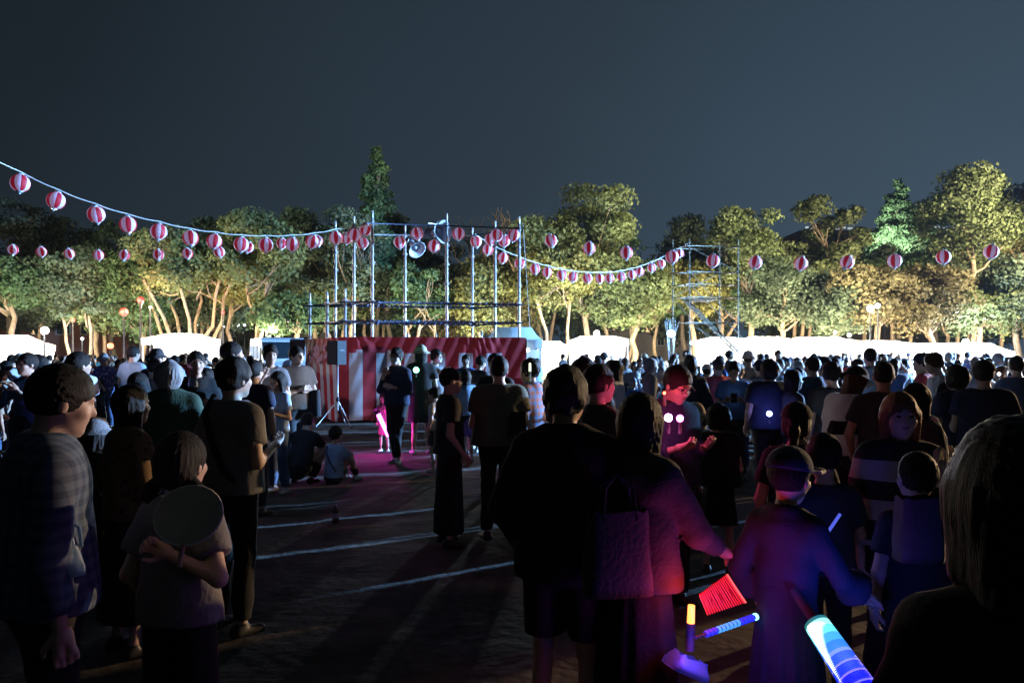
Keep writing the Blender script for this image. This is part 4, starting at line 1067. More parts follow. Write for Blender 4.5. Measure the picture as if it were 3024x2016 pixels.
# the two work lights that light the field, on their stands, right of the frame
for (F_, lab, c_) in ((FLOOD_BLUE,'cold white work floodlight on a tall tripod right of the frame',(.5,.75,1)),(FLOOD_WARM,'warm work floodlight on a tripod right of the frame',(1,.75,.45))):
    t = empty('work_floodlight', (F_[0]+.12,F_[1],0), 0, lab, 'floodlight')
    MB().tube([(0,0,.5),(0,0,F_[2]-.2)],.022,8).build('pole', METAL, t, True)
    for k_ in range(3): MB().tube([(0,0,.9),(math.cos(k_*2.1)*.6,math.sin(k_*2.1)*.6,.01)],.016,6).build('leg', METAL, t)
    h = MB().box((.02,0,F_[2]),(.10,.40,.30)).build('housing', DARKM, t); MB().box((-.045,0,F_[2]),(.03,.34,.24)).build('lens', hot(lab[:4]+'_lens',c_,8), h)
# a plastic bottle left on the ground
p_ = px(991,1543,7.25); t = empty('plastic_bottle', (p_.x,7.25,0), 0, 'small plastic drink bottle standing alone on the bare ground', 'bottle')
MB().lathe((0,0,0),[(.001,.0),(.030,.0),(.033,.01),(.033,.10),(.028,.125),(.012,.155),(.012,.165)],14).build('bottle_body', mat('bottle_plastic',(.10,.07,.06),.15), t, True)
MB().lathe((0,0,0),[(.0335,.045),(.0338,.05),(.0338,.09),(.0335,.095)],14).build('label_band', mat('bottle_label',(.35,.30,.42),.5), t, True)
MB().lathe((0,0,.162),[(.0145,0),(.015,.004),(.015,.018),(.001,.019)],12).build('bottle_cap', mat('bottle_cap',(.5,.45,.6),.4), t, True)
# ================================================================== people
def plaid(name, c1, c2, sc=9.0, horiz=False):
    if name in MATS: return MATS[name]
    m = mat(name, c1, .85); n = m.node_tree; b = n.nodes['Principled BSDF']; tcn = n.nodes['Texture Coordinate']
    prev = None
    for d in (('Z',) if horiz else ('Z','X')):
        w = n.nodes.new('ShaderNodeTexWave'); w.bands_direction = d; w.inputs['Scale'].default_value = sc; w.inputs['Distortion'].default_value = .25
        n.links.new(tcn.outputs['Object'], w.inputs['Vector'])
        g_ = n.nodes.new('ShaderNodeMath'); g_.operation = 'GREATER_THAN'; g_.inputs[1].default_value = .5; n.links.new(w.outputs['Fac'], g_.inputs[0])
        if prev is None: prev = g_
        else:
            a = n.nodes.new('ShaderNodeMath'); a.operation = 'ADD'; n.links.new(prev.outputs[0], a.inputs[0]); n.links.new(g_.outputs[0], a.inputs[1])
            h = n.nodes.new('ShaderNodeMath'); h.operation = 'MULTIPLY'; h.inputs[1].default_value = .5; n.links.new(a.outputs[0], h.inputs[0]); prev = h
    mx_ = n.nodes.new('ShaderNodeMix'); mx_.data_type = 'RGBA'; mx_.inputs[6].default_value = (*c1,1); mx_.inputs[7].default_value = (*c2,1)
    n.links.new(prev.outputs[0], mx_.inputs[0]); n.links.new(mx_.outputs[2], b.inputs['Base Color'])
    return m
def spots(name, c1, c2, sc=30):
    if name in MATS: return MATS[name]
    m = mat(name, c1, .85); n = m.node_tree; b = n.nodes['Principled BSDF']; tcn = n.nodes['Texture Coordinate']
    w = n.nodes.new('ShaderNodeTexVoronoi'); w.inputs['Scale'].default_value = sc; n.links.new(tcn.outputs['Object'], w.inputs['Vector'])
    c = n.nodes.new('ShaderNodeValToRGB'); c.color_ramp.elements[0].position = .22; c.color_ramp.elements[1].position = .34
    c.color_ramp.elements[0].color = (*c2,1); c.color_ramp.elements[1].color = (*c1,1)
    n.links.new(w.outputs['Distance'], c.inputs[0]); n.links.new(c.outputs[0], b.inputs['Base Color'])
    return m
def cloth(name, c): return mat('cloth_'+name, c, .9, var=.16, scale=7, bump=.25, bscale=60)
CL = {k: cloth(k, c) for k, c in {
 'black':(.012,.012,.014),'navy':(.018,.026,.060),'charcoal':(.045,.045,.050),'grey':(.17,.17,.18),'white':(.66,.66,.66),'cream':(.50,.45,.36),
 'beige':(.30,.24,.17),'blue':(.06,.14,.36),'light blue':(.30,.42,.58),'red':(.34,.03,.04),'purple':(.14,.06,.26),'green':(.03,.07,.045),
 'olive':(.12,.115,.075),'pink':(.50,.20,.28),'brown':(.09,.055,.035),'denim':(.05,.085,.16),'orange':(.42,.12,.03),'teal':(.03,.12,.13)}.items()}
CL['plaid'] = plaid('cloth_plaid', (.03,.05,.10), (.10,.13,.19), 7); CL['stripe'] = plaid('cloth_stripe', (.50,.50,.50), (.02,.02,.025), 5.0, True)
CL['broad stripe'] = plaid('cloth_broad_stripe', (.34,.33,.37), (.012,.012,.014), 1.7, True); CL['leopard'] = spots('cloth_leopard', (.20,.12,.055), (.02,.014,.01), 26); CL['floral'] = spots('cloth_floral', (.06,.08,.24), (.55,.50,.56), 16)
CL['plaid orange'] = plaid('cloth_plaid_orange', (.40,.09,.03), (.12,.18,.34), 4.5); CL['sailor'] = plaid('cloth_sailor', (.46,.50,.56), (.05,.08,.16), 9, True)
SKIN = [mat('skin_light', (.50,.33,.24), .55, var=.06), mat('skin_tan', (.40,.25,.17), .55, var=.06)]
def hairm(name, c):
    m = mat(name, c, .62); n = m.node_tree; b = n.nodes['Principled BSDF']; b.inputs['Specular IOR Level'].default_value = .22; tcn = n.nodes['Texture Coordinate']; mp = n.nodes.new('ShaderNodeMapping'); mp.inputs['Scale'].default_value = (1,1,.10)
    nz_ = n.nodes.new('ShaderNodeTexNoise'); nz_.inputs['Scale'].default_value = 420; nz_.inputs['Detail'].default_value = 3; bn = n.nodes.new('ShaderNodeBump'); bn.inputs['Strength'].default_value = .7; bn.inputs['Distance'].default_value = .006
    n.links.new(tcn.outputs['Object'], mp.inputs[0]); n.links.new(mp.outputs[0], nz_.inputs['Vector']); n.links.new(nz_.outputs[0], bn.inputs['Height']); n.links.new(bn.outputs[0], b.inputs['Normal'])
    return m
HAIR = {'black': hairm('hair_black', (.012,.010,.009)), 'brown': hairm('hair_brown', (.075,.032,.014)),
        'grey': hairm('hair_grey', (.26,.26,.27)), 'auburn': hairm('hair_auburn', (.24,.085,.025))}  # last one: orange light on the hair is put into its colour
MASKM = mat('mask_white', (.75,.76,.78), .8); EYEM = mat('eye_dark', (.015,.012,.012), .15); LIPM = mat('lip', (.30,.12,.10), .5)
SHOE = {'white': mat('shoe_white', (.55,.55,.55), .6), 'black': mat('shoe_black', (.02,.02,.02), .5)}
def put(parts, root, cols):
    for nm, me, key in parts:
        m = {'skin':cols.get('skin',SKIN[0]),'top':CL[cols['top']],'bot':CL[cols['bot']],'hair':HAIR[cols.get('hair','black')],'hat':CL[cols.get('hat','black')],
             'mask':MASKM,'eye':EYEM,'lip':LIPM,'shoe':SHOE[cols.get('shoe','black')]}[key]
        link(nm, me, root, m)
PJ = {}
def hero(key, label, pc, d, top_y, rz, cols, group=None, h=None, cat='person', **sp):
    x = (pc-CX)/F_PX*d
    hh = h or CAMZ+(HY-top_y)/F_PX*d-(.02 if not sp.get('hat') else .035)
    res = .015 if d < 3.3 else .018 if d < 6 else .022 if d < 9.3 else .026
    if sp.get('child',0) > .3: res *= .9
    sp.setdefault('seed', int(pc)); sp.setdefault('eyes', 70 < abs((rz+360) % 360) < 290 and d < 13)
    parts, J = person_meshes(h=hh, res=res, **sp)
    root = empty('person', (x,d,0), R(rz), label, cat, group); put(parts, root, dict(zip(('top','bot','hair','shoe','hat'), cols)) if isinstance(cols,(tuple,list)) else cols)
    M = Matrix.Translation((x,d,0)) @ Matrix.Rotation(R(rz),4,'Z')
    PJ[key] = {k_: M @ Vector(v) for k_, v in J.items()}; PJ[key]['root'] = root; PJ[key]['M'] = M; PJ[key]['h'] = hh
    return root
H = hero
H('a1','big man in dark plaid shirt at the left edge, head bowed to the right',136,2.5,1058,-52,('plaid','black','black','black'),top='shirt',wide=1.22,pitch=14,legs='stand',arms=('relax','bag'),hair='short',loose=.012)
H('a2','woman with long straight black hair and spotted blouse behind the girl with pigtails',380,4.1,1127,-38,('leopard','black','black','black'),top='shirt',bot='longskirt',fem=True,hair='long',arms=('relax','phone'),loose=.01)
H('a3','girl with two pigtails in a pale t-shirt, one hand behind her back',530,2.7,1266,-14,('grey','black','black','white'),top='tee',bot='shorts',fem=True,hair='twin',child=.35,arms=('relax',((.13,-.09,-.25),(-.12,-.17,-.10),(0,-1,.1))),loose=.018,curl=.8)
H('a4','man in white t-shirt with a dark strap across his back, left of the stage',686,4.4,1047,-32,('grey','black','black','black'),top='tee',wide=1.08,hair='messy',loose=.02,arms=('relax','phone'))
H('a5','tall man whose head rises directly behind the man with the strap',680,8.2,1003,-62,('black','black','black','black'),hair='short')
H('a6','man in brown shirt with crossed arms standing left of the tripod loudspeaker',873,10,1017,-125,('brown','charcoal','black','black'),top='tee',wide=1.25,arms=('cross','cross'),hair='short',loose=.03,legs='stand')
H('a7','dark figure squatting on the ground at the feet of the man in brown',882,9.3,0,-15,('black','black','black','black'),h=1.55,legs='squat',arms=('knees','knees'),lean=22,hair='short')
H('a8','child in light blue t-shirt sitting on the ground hugging the knees',985,9.5,0,-28,('light blue','charcoal','black','white'),h=1.33,legs='sit',arms=('knees','knees'),child=.45,hair='short',lean=4)
H('a9','man in navy shirt and white face mask with crossed arms and crossed ankles',1172,11.2,1021,163,('navy','black','black','white'),top='shirt',arms=('cross','chin'),legs='cross',hair='messy',mask=True,yaw=-6,eyes=True)
H('a10','woman in pale bucket hat and black skirt beside the masked man',1243,12.2,1013,12,('black','black','black','white','cream'),top='tee',bot='skirt',fem=True,hair='bob',hat='bucket',arms=('phone','phone'),wide=1.1)
H('a11','small child in pink holding a glowing magenta stick',1134,12.5,0,165,('pink','pink','black','white'),h=1.0,child=.8,bot='skirt',top='dress',fem=True,hair='bob',arms=('low','relax'))
H('a12','man in grey shirt raising a camera in front of the curtain',1286,13.5,1028,-118,('grey','charcoal','black','white'),arms=('face','face'),hair='messy',mask=True)
H('a13','boy in white t-shirt standing between the camera man and the dark profile',1284,10.4,1140,70,('white','charcoal','black','white'),child=.5,hair='short',bot='shorts')
H('a14','youth in black t-shirt and long black skirt trousers seen in right profile',1326,6.4,1077,-72,('black','black','black','black'),top='tee',bot='hakama',hair='crew',arms=('relax','relax'),wide=.95,loose=.02)
H('a15','child in loose pale blue shirt and dark shorts lit from the right',1374,11.3,1088,28,('light blue','black','black','white'),top='tee',bot='bareshorts',hair='bob',child=.25,loose=.05)
H('a16','girl in purple dress behind the man in the grey t-shirt',1396,12.4,1130,-20,('purple','purple','black','white'),top='dress',bot='skirt',fem=True,hair='bun',child=.4)
H('a17','man in blue shirt facing the camera against a white curtain stripe',1376,14.6,1043,178,('blue','charcoal','black','white'),hair='short',arms=('relax','phone'))
H('a18','woman in black bending over a phone before the curtain',1413,12.8,1045,-40,('black','black','black','white'),fem=True,hair='short',pitch=20,arms=('phone','phone'))
H('a19','man in plain grey t-shirt and black trousers seen from behind in the middle',1474,6.6,1044,6,('olive','black','black','black'),wide=1.14,hair='short',arms=('phone','phone'),loose=.028,legs='stand')
H('a20','man with cap whose head shows just above the man in the plain grey t-shirt',1462,8.8,1036,-10,('black','black','black','black','navy'),hat='cap',hair='short')
H('a21','person in orange and blue plaid shirt right of the man in grey',1568,7.6,1054,62,('plaid orange','black','black','black'),top='shirt',hair='messy',arms=('phone','relax'),loose=.02)
H('a22','large man in black jacket and knee shorts seen from behind right of centre',1668,3.0,1072,-24,('black','black','black','black'),top='jacket',bot='bareshorts',hair='messy',wide=1.08,loose=.0,arms=('relax','phone'))
H('a23','man with red lit cheek in dark shirt behind the large man',1762,4.5,1066,-64,('charcoal','black','black','black'),top='tee',hair='short',wide=1.1)
H('a24','woman with big dark curly hair behind the large man',1722,5.6,1046,-5,('charcoal','black','black','black'),hair='curly',fem=True,wide=1.15)
H('a25','woman with long hair carrying a pale tote bag and reaching to a glowing toy',1880,2.9,1147,-38,('charcoal','black','black','black'),top='shirt',bot='longskirt',fem=True,hair='long',arms=('bag','low'),loose=.012,pitch=10)
H('a26','man in glasses and dark jacket looking down, face lit red by a toy',1978,4.8,1064,212,('navy','black','black','black'),top='shirt',hair='short',pitch=26,arms=('phone','phone'),eyes=True,wide=1.1,loose=.02)
H('a27','girl in black cape dress with her back to the camera beside the reaching woman',2122,5.6,1184,-18,('black','black','black','black'),top='dress',bot='skirt',fem=True,hair='curly',child=.3,loose=.05,arms=('relax','phone'))
H('a28','child in pale bucket hat left of the girl in the cape',2052,6.3,1180,28,('grey','charcoal','black','white','cream'),hat='bucket',hair='short',child=.4)
H('a29','person in light blue shirt and jeans standing alone facing right, lit blue',2180,10.4,1066,-42,('light blue','denim','black','white'),top='shirt',hair='short',arms=('relax','phone'),wide=1.08,loose=.03)
H('a30','stout figure with a small blue light at the hip right of the person in jeans',2274,8.2,1054,8,('navy','black','black','black'),top='tee',wide=1.25,hair='curly',loose=.03,arms=('relax','relax'))
H('a31','man in slate t-shirt and dark shorts seen from behind above the caps',2402,9.2,1048,22,('denim','navy','black','white'),bot='bareshorts',hair='short',wide=1.1,loose=.02)
H('a32','woman with bob hair facing right with bright blue lit cheek',2340,8.0,1086,-82,('charcoal','black','black','black'),fem=True,hair='bob',arms=('phone','phone'))
H('a33','man with bushy hair in dark grey behind the person in the bucket hat',2458,7.2,1062,4,('charcoal','black','black','black'),hair='messy',wide=1.1)
H('a34','person in dark bucket hat and wide pale shirt looking at a phone',2515,6.3,1068,-62,('white','black','brown','black','black'),hat='bucket',hair='bob',top='tee',loose=.07,arms=('phone','phone'),pitch=24,wide=1.1)
H('a35','man in dark t-shirt right of the dark bucket hat',2610,5.8,1057,-22,('charcoal','black','black','black'),hair='crew',wide=1.1,arms=('relax','phone'))
H('a36','woman in white t-shirt with two broad black stripes and orange lit hair',2655,3.5,1146,168,('broad stripe','black','auburn','black'),fem=True,hair='bob',top='tee',loose=.03,arms=('relax','bag'),eyes=True)
H('a37','short haired child standing close in front of the woman in stripes',2712,3.0,1322,-6,('black','black','black','black'),hair='crew',child=.5)
H('a38','woman with black bob and pale strap behind the woman in stripes',2704,4.8,1122,-66,('charcoal','black','black','black'),fem=True,hair='bob',top='shirt',arms=('relax','phone'))
H('a39','dark figure with round hair left of the figure in a cap near the right edge',2826,6.8,1070,12,('navy','black','black','black'),hair='curly',wide=1.15,loose=.02)
H('a40','dark figure in a cap near the right edge above the closest head',2906,6.6,1054,-25,('navy','black','black','black','black'),hat='cap',hair='short',wide=1.15,loose=.02)
H('a41','man in slate blue t-shirt at the right edge',3003,9.0,1046,-14,('denim','charcoal','black','white'),hair='short',arms=('relax','relax'))
H('a42','closest figure, a huge black head of hair at the lower right corner',3010,1.18,1212,-12,('black','black','black','black'),hair='bob',top='tee',wide=.95,child=.30,fem=True)
H('a43','woman in black cap with a pale backpack strap in front of the blue light',2352,3.9,1172,-28,('black','black','black','black','black'),hat='cap',fem=True,hair='pony',top='tee')
H('a44','bare headed child right of the child in the white trimmed cap',2434,3.4,1268,-4,('navy','black','black','black'),hair='crew',child=.5,arms=('relax','low'))
H('a45','child in white trimmed cap and purple lit robe holding a glowing sword toy',2322,2.85,1303,-48,('navy','navy','black','black','navy'),hat='cap',top='yukata',bot='skirt',child=.4,hair='short',arms=('relax','low'),pitch=8,curl=.9)
H('a46','child in dark blue behind the woman with the pale strap',2790,8.0,1126,-60,('navy','black','black','black'),hair='bob',child=.3)
H('a47','person in bright blue robe with hands raised to the head at the left',84,8.0,1036,160,('blue','navy','black','white'),top='yukata',bot='longskirt',arms=('face','face'),hair='short')
H('a48','man with bowed dark head right of the person in the blue robe',228,7.0,1032,-34,('black','black','black','black'),hair='short',wide=1.1)
H('a49','boy in pale shirt lit purple by the phone in his hands',422,7.6,1092,154,('white','charcoal','black','white'),hair='bob',arms=('phone','phone'),pitch=24,child=.2,eyes=True)
H('a50','grey haired person in dark green jacket seen from behind on the left',498,5.8,1056,14,('green','denim','grey','black'),top='jacket',hair='curly',wide=1.1,arms=('relax','relax'))
H('a51','man in black t-shirt with a chest pouch left of the strapped man',578,7.6,1030,-148,('black','charcoal','black','black'),hair='short',arms=('phone','phone'),eyes=True)
H('a52','tall man in pale shirt whose head stands out above the left crowd',392,13,1018,-20,('light blue','charcoal','black','black'),hair='short',wide=1.2)
H('a53','person in bucket hat facing the camera before the boxy left stall',464,10.5,1022,-165,('charcoal','black','black','black','charcoal'),hat='bucket',hair='short')
H('a54','man in navy shirt with his back to the camera left of the man in brown',748,7.6,1056,-16,('navy','charcoal','black','black'),hair='short',wide=1.1)
H('a55','man with face lit pale holding something to his chin left of the stage',797,9.6,1013,-150,('grey','denim','black','white'),hair='messy',arms=('phone','chin'))
H('a56','child in pale bucket hat just right of the big man at the left edge',276,4.9,1222,-30,('charcoal','black','black','black','grey'),hat='bucket',hair='bob',child=.3)
H('a57','girl in pale top standing behind the man in navy',822,8.8,1092,150,('light blue','denim','black','white'),fem=True,hair='bob',child=.2,arms=('phone','phone'))
H('a58','man in black standing between the boy with the phone and the grey haired person',455,9.2,1052,30,('charcoal','black','black','black'),hair='short')

# ------------------------------------------------------------------ the crowd: one of each kind is built, then copied
PROTO = []
for i,(sp, words) in enumerate((
  (dict(h=1.72,hair='short'), ('man','t-shirt')), (dict(h=1.60,hair='long',fem=True,top='dress',bot='skirt',arms=('relax','phone')), ('long haired woman','dress')),
  (dict(h=1.70,hair='messy',arms=('phone','phone'),pitch=18), ('tousled man','t-shirt')), (dict(h=1.58,hair='bob',fem=True,top='shirt',bot='trousers',arms=('cross','cross')), ('woman with folded arms','blouse')),
  (dict(h=1.74,hair='short',top='shirt',arms=('face','face')), ('man filming','shirt')), (dict(h=1.62,hair='bun',fem=True,top='yukata',bot='longskirt',arms=('phone','relax')), ('woman with a bun','kimono')),
  (dict(h=1.68,hair='short',hat='cap',bot='shorts',arms=('hip','relax'),legs='weight'), ('man in a cap','t-shirt')), (dict(h=1.35,hair='short',child=.4,bot='bareshorts'), ('boy','t-shirt')),
  (dict(h=1.28,hair='twin',fem=True,child=.45,top='dress',bot='skirt',arms=('raise','relax')), ('girl with one arm up','dress')), (dict(h=1.66,hair='curly',wide=1.15,arms=('relax','raise'),legs='walk'), ('curly haired dancer','t-shirt')),
  (dict(h=1.64,hair='pony',fem=True,arms=('raise','raise'),legs='walk',bot='trousers'), ('dancing woman with ponytail','t-shirt')), (dict(h=1.70,hair='short',hat='bucket',arms=('phone','hip')), ('person in a bucket hat','t-shirt')),
  (dict(h=1.73,hair='crew',wide=1.2,top='jacket',arms=('relax','relax')), ('broad crop haired man','jacket')), (dict(h=1.56,hair='long',fem=True,arms=('chin','relax'),bot='longskirt'), ('woman touching her chin','blouse')))):
    parts, J = person_meshes(res=.030, seed=900+i, eyes=(i in (0,3,5,6)), **sp)
    PROTO.append((parts, J, words, sp))
TOPS = ['white','white','light blue','grey','black','navy','charcoal','cream','blue','red','navy','charcoal','beige','black','sailor','floral','light blue','white','grey','teal']
TOPW = {'light blue':'light blue','sailor':'striped','floral':'flowered','teal':'teal'}
BOTS = ['black','charcoal','denim','navy','beige','black']
rc = np.random.RandomState(21)
placed = [((o['root'].location.x),(o['root'].location.y)) for o in PJ.values()]
LAND = [(0,'before the left edge stall'),(150,'below the left floodlight'),(300,'under the red lights'),(440,'beside the boxy left stall'),(540,'in front of the boxy left stall'),(640,'right of the boxy left stall'),
        (740,'in front of the van'),(850,'by the left end of the stage'),(1580,'by the right end of the stage'),(1680,'before the middle white stall'),(1780,'below the middle floodlight'),(1880,'right of the middle stall'),(1970,'below the blue garden lamp'),
        (2080,'at the foot of the scaffold tower'),(2190,'right of the scaffold tower'),(2300,'before the second right stall'),(2420,'in the middle of the right row'),(2540,'below the globe lamps'),
        (2660,'under the fifth right lantern'),(2760,'before the low right stall'),(2860,'before the peaked marquee'),(2960,'near the right edge')]
def near_land(u): return min(LAND, key=lambda l: abs(l[0]+40-u))[1]
TOPN = {'sailor':'stripes','floral':'flowers'}
def crowd_label(words, tcx, u, row):
    a = '%s in %s %s, %s, %s rows' % (words[0].rstrip(','), TOPW.get(tcx,tcx), words[1], near_land(u), row)
    return a if len(a.split()) <= 16 else '%s in %s, %s, %s rows' % (words[0], TOPN.get(tcx,tcx), near_land(u), row)
def crowd_member(x, y, rz, ptype, topc, botc, label, group, sc=1.0):
    parts, J, words, sp = PROTO[ptype]
    root = empty('person', (x,y,0), rz, label, 'person', group); root.scale = (sc,sc,sc*1.0)
    sk = SKIN[rc.randint(2)]; hc = ['black','black','black','brown','black','grey'][rc.randint(6)]
    cols = {'skin':sk,'top':CL[topc],'bot':CL[botc],'hair':HAIR[hc],'hat':CL[['white','black','navy','beige'][rc.randint(4)]],'mask':MASKM,'eye':EYEM,'lip':LIPM,'shoe':SHOE['white' if rc.rand() < .4 else 'black']}
    for nm, me, key in parts:
        if not me.materials: me.materials.append(cols[key])
        o = bpy.data.objects.new(nm, me); COL.objects.link(o); o.parent = root
        o.material_slots[0].link = 'OBJECT'; o.material_slots[0].material = cols[key]
    return root, J
used_labels = {}
cands = []
def try_place(lo, hi, u0, u1, dmin, n, tries=4000):
    k_ = 0
    for _ in range(tries):
        if k_ >= n: break
        d = math.sqrt(rc.rand()*(hi*hi-lo*lo)+lo*lo); u = u0+(u1-u0)*rc.rand(); x = (u-CX)/F_PX*d
        if any((x-a)**2+(d-b)**2 < dmin*dmin for a,b in placed): continue
        if -6.6 < x < 2.0 and 9 < d < 22.5: continue                 # the open ground before the stage, and the stage
        if 875 < u < 1570 and d > 9: continue                        # hidden by the curtain
        if abs(x+10.2) < 2.9 and abs(d-30.5) < 1.7: continue
        if abs(d-27.5) < 1.6 and 5.3 < x < 9: continue
        placed.append((x,d)); cands.append((x,d,u)); k_ += 1
try_place(8.2,13,-40,880,.72,17); try_place(8.8,13,1600,3060,.72,30)
try_place(13,21,-30,890,.62,36); try_place(13,21,1590,3050,.62,60)
try_place(21,36,-20,900,.55,38); try_place(21,36,1585,3045,.55,58)
for (x,d,u) in cands:
    p_ = rc.randint(len(PROTO)); tcx = TOPS[rc.randint(len(TOPS))]; bc = BOTS[rc.randint(len(BOTS))]
    words = PROTO[p_][2]; row = 'near' if d < 13 else 'middle' if d < 21 else 'far'
    lab = crowd_label(words, tcx, u, row)
    tryn = 0
    while lab in used_labels and tryn < 40:
        p_ = rc.randint(len(PROTO)); tcx = TOPS[rc.randint(len(TOPS))]; words = PROTO[p_][2]; tryn += 1
        lab = crowd_label(words, tcx, u, row)
    lab = lab.replace('rows of the crowd','rows') if len(lab.split()) > 16 else lab
    used_labels[lab] = 1
    face = rc.choice([0, math.pi, -1.3, 1.3, -2.2, .7], p=[.2,.27,.18,.12,.13,.10])+rc.normal()*.35
    root, J = crowd_member(x, d, face, p_, tcx, bc, lab, 'crowd on the festival ground', .885+.125*rc.rand())
    if PROTO[p_][3].get('arms') == ('phone','phone') and rc.rand() < .8 or p_ == 4:
        M = Matrix.Translation((x,d,0)) @ Matrix.Rotation(face,4,'Z') @ Matrix.Scale(root.scale.x,4); hp = M @ Vector((J['hand-1']+J['hand1'])/2)
        ph_ = empty('phone', tuple(hp+Vector((0,0,.02))), face, 'phone of the %s in %s %s, %s rows' % (words[0], TOPN.get(tcx,tcx), near_land(u), row), 'phone', 'phones lit up in the crowd')
        ph_.rotation_euler.x = R(-35 if p_ != 4 else 0)
        MB().box((0,0,.0),(.075,.010,.15)).build('case', BLK, ph_); MB().box((0,-.0065,0),(.068,.002,.14)).build('screen', hot('screen',(.75,.85,1.0),1.6), ph_)
# the crowd goes on to the right of the frame; these throw the long shadows that cross the field
off = 0
for (x,y) in [(8.1,8.9),(8.8,7.0),(9.4,10.4),(9.8,8.2),(11.0,9.6),(12.2,11.2),(14.9,13.8),
              (10.2,15.6),(9.0,13.6),(8.2,11.9),(7.2,10.2),(7.0,4.0),(8.6,5.0),(10.4,6.6),(12.0,7.0),(9.8,4.6),(13.6,7.6),(8.9,9.6),(9.1,6.1),(10.9,8.4),(7.9,5.6),(11.5,8.0),(12.6,10.0),(10.0,7.4),(8.4,7.8),(7.6,9.2),(11.8,5.6),(9.4,7.2)]:
    p_ = rc.randint(len(PROTO)); tcx = TOPS[rc.randint(len(TOPS))]; off += 1
    crowd_member(x, y, rc.rand()*6.28, p_, tcx, BOTS[rc.randint(len(BOTS))], '%s in %s %s beyond the right edge, %s' % (PROTO[p_][2][0], TOPN.get(tcx,tcx), ('standing','waiting','watching')[off % 3], 'nearest the camera' if y < 4.7 else 'level with the wand' if y < 6 else 'towards the floodlights' if x > 13 else 'halfway back' if y < 12 else 'in the rear'), 'crowd beyond the right edge', .885+.125*rc.rand())

# ------------------------------------------------------------------ things people hold or wear separately
def glow(name, label, cat, p, color, s, r, power=0, group=None, shape='ball', q=None, pc=None):
    t = empty(name, tuple(p), 0, label, cat, group); m = hot('%s_%d' % (name, int(p[0]*1000+p[2]*77)), color, s)
    if shape == 'ball':
        pr = [(max(.001,r*math.sin(math.pi*i/8)), -r*math.cos(math.pi*i/8)) for i in range(9)]
        MB().lathe((0,0,0),pr,12).build('bulb', m, t, True); MB().tube([(0,0,-r),(0,0,-r-.07)],.010,6).build('handle', BLK, t, True)
    else:
        e_ = Vector(q)-Vector(p); d = e_.normalized()
        MB().tube([(0,0,0),e_],[r,r*.9],10).build('tube', m, t, True); MB().tube([-d*.10,(0,0,0)],r*1.15,10).build('handle', BLK, t, True)
    if power: lamp('toy_light','POINT',(0,-.03,0) if shape == 'ball' else tuple((Vector(q)-Vector(p))/2+Vector((0,-.06,0))), power, pc or color, .05, t)
    return t
glow('light_stick','glowing magenta stick pointing down before the striped curtain','light stick', px(1117,1222,12.15),(1,.12,.95),9,.036,30,shape='tube',q=px(1148,1288,12.15),pc=(1,.05,.75))
glow('glow_toy','small green light held by the woman in the bucket hat','light toy', px(1229,1092,11.6),(.15,1,.45),14,.045,3)
glow('glow_toy','tiny yellow white light before the curtain right of the green one','light toy', px(1269,1124,12.9),(1,.9,.6),6,.035,4)
glow('glow_toy','thin pale yellow glowing stick by the person in orange plaid','light toy', px(1565,1096,7.0),(.85,1,.6),3,.010,2,shape='tube',q=px(1565,1072,7.0))
glow('glow_toy','white and magenta light in the hands of the man in glasses','light toy', px(1974,1233,4.42),(1,.45,1),26,.024,2.2,pc=(1,.08,.5))
glow('glow_toy','magenta light just right of the white and magenta one','light toy', px(2008,1235,4.42),(1,.10,.75),14,.022,1.4,pc=(1,.05,.25))
glow('glow_toy','tiny red light on the chest of the man in glasses','light toy', px(1962,1160,4.5),(1,.10,.04),16,.009,2.2,pc=(1,.06,.03))
glow('glow_toy','small blue white light at the hip of the stout figure','light toy', px(2272,1221,7.9),(.25,.35,1),18,.03,2.2,pc=(.2,.15,1))
glow('glow_toy','blue light held low among the left crowd','light toy', px(548,1130,8.9),(.45,.6,1),8,.022,3)
glow('glow_toy','tiny white light carried in the right crowd near the marquee','light toy', px(2950,1104,9.5),(.8,.9,1),10,.02,2)
glow('glow_toy','purple light held up in the right crowd above the bucket hat','light toy', px(2445,1082,11),(.4,.3,1),5,.025,2)
def phone(label, p, tilt, rz, c=(.75,.7,1), s=6, power=2.5):
    t = empty('phone', tuple(p), rz, label, 'phone'); t.rotation_euler.x = tilt
    MB().box((0,0,0),(.072,.009,.145)).build('case', BLK, t); MB().box((0,-.0055,0),(.066,.002,.136)).build('screen', hot('screen_'+label[:7],c,s), t)
    lamp('screen_light','POINT',(0,-.05,.02),power,c,.04,t)
h1 = PJ['a49']; p_ = (h1['hand-1']+h1['hand1'])/2
phone('phone lighting the face of the boy in the pale shirt', p_+Vector((0,.02,.04)), R(150), R(-15), (.62,.40,1), 7, 9)
h1 = PJ['a34']; p_ = (h1['hand-1']+h1['hand1'])/2
phone('white phone in the hands of the person in the dark bucket hat', p_+Vector((.0,-.02,.03)), R(40), R(-60), (.8,.9,1), 4, 2)
h1 = PJ['a18']; p_ = (h1['hand-1']+h1['hand1'])/2
phone('phone under the bent face of the woman in black at the curtain', p_+Vector((0,0,.03)), R(40), R(-40), (.7,.8,1), 3, 1.5)
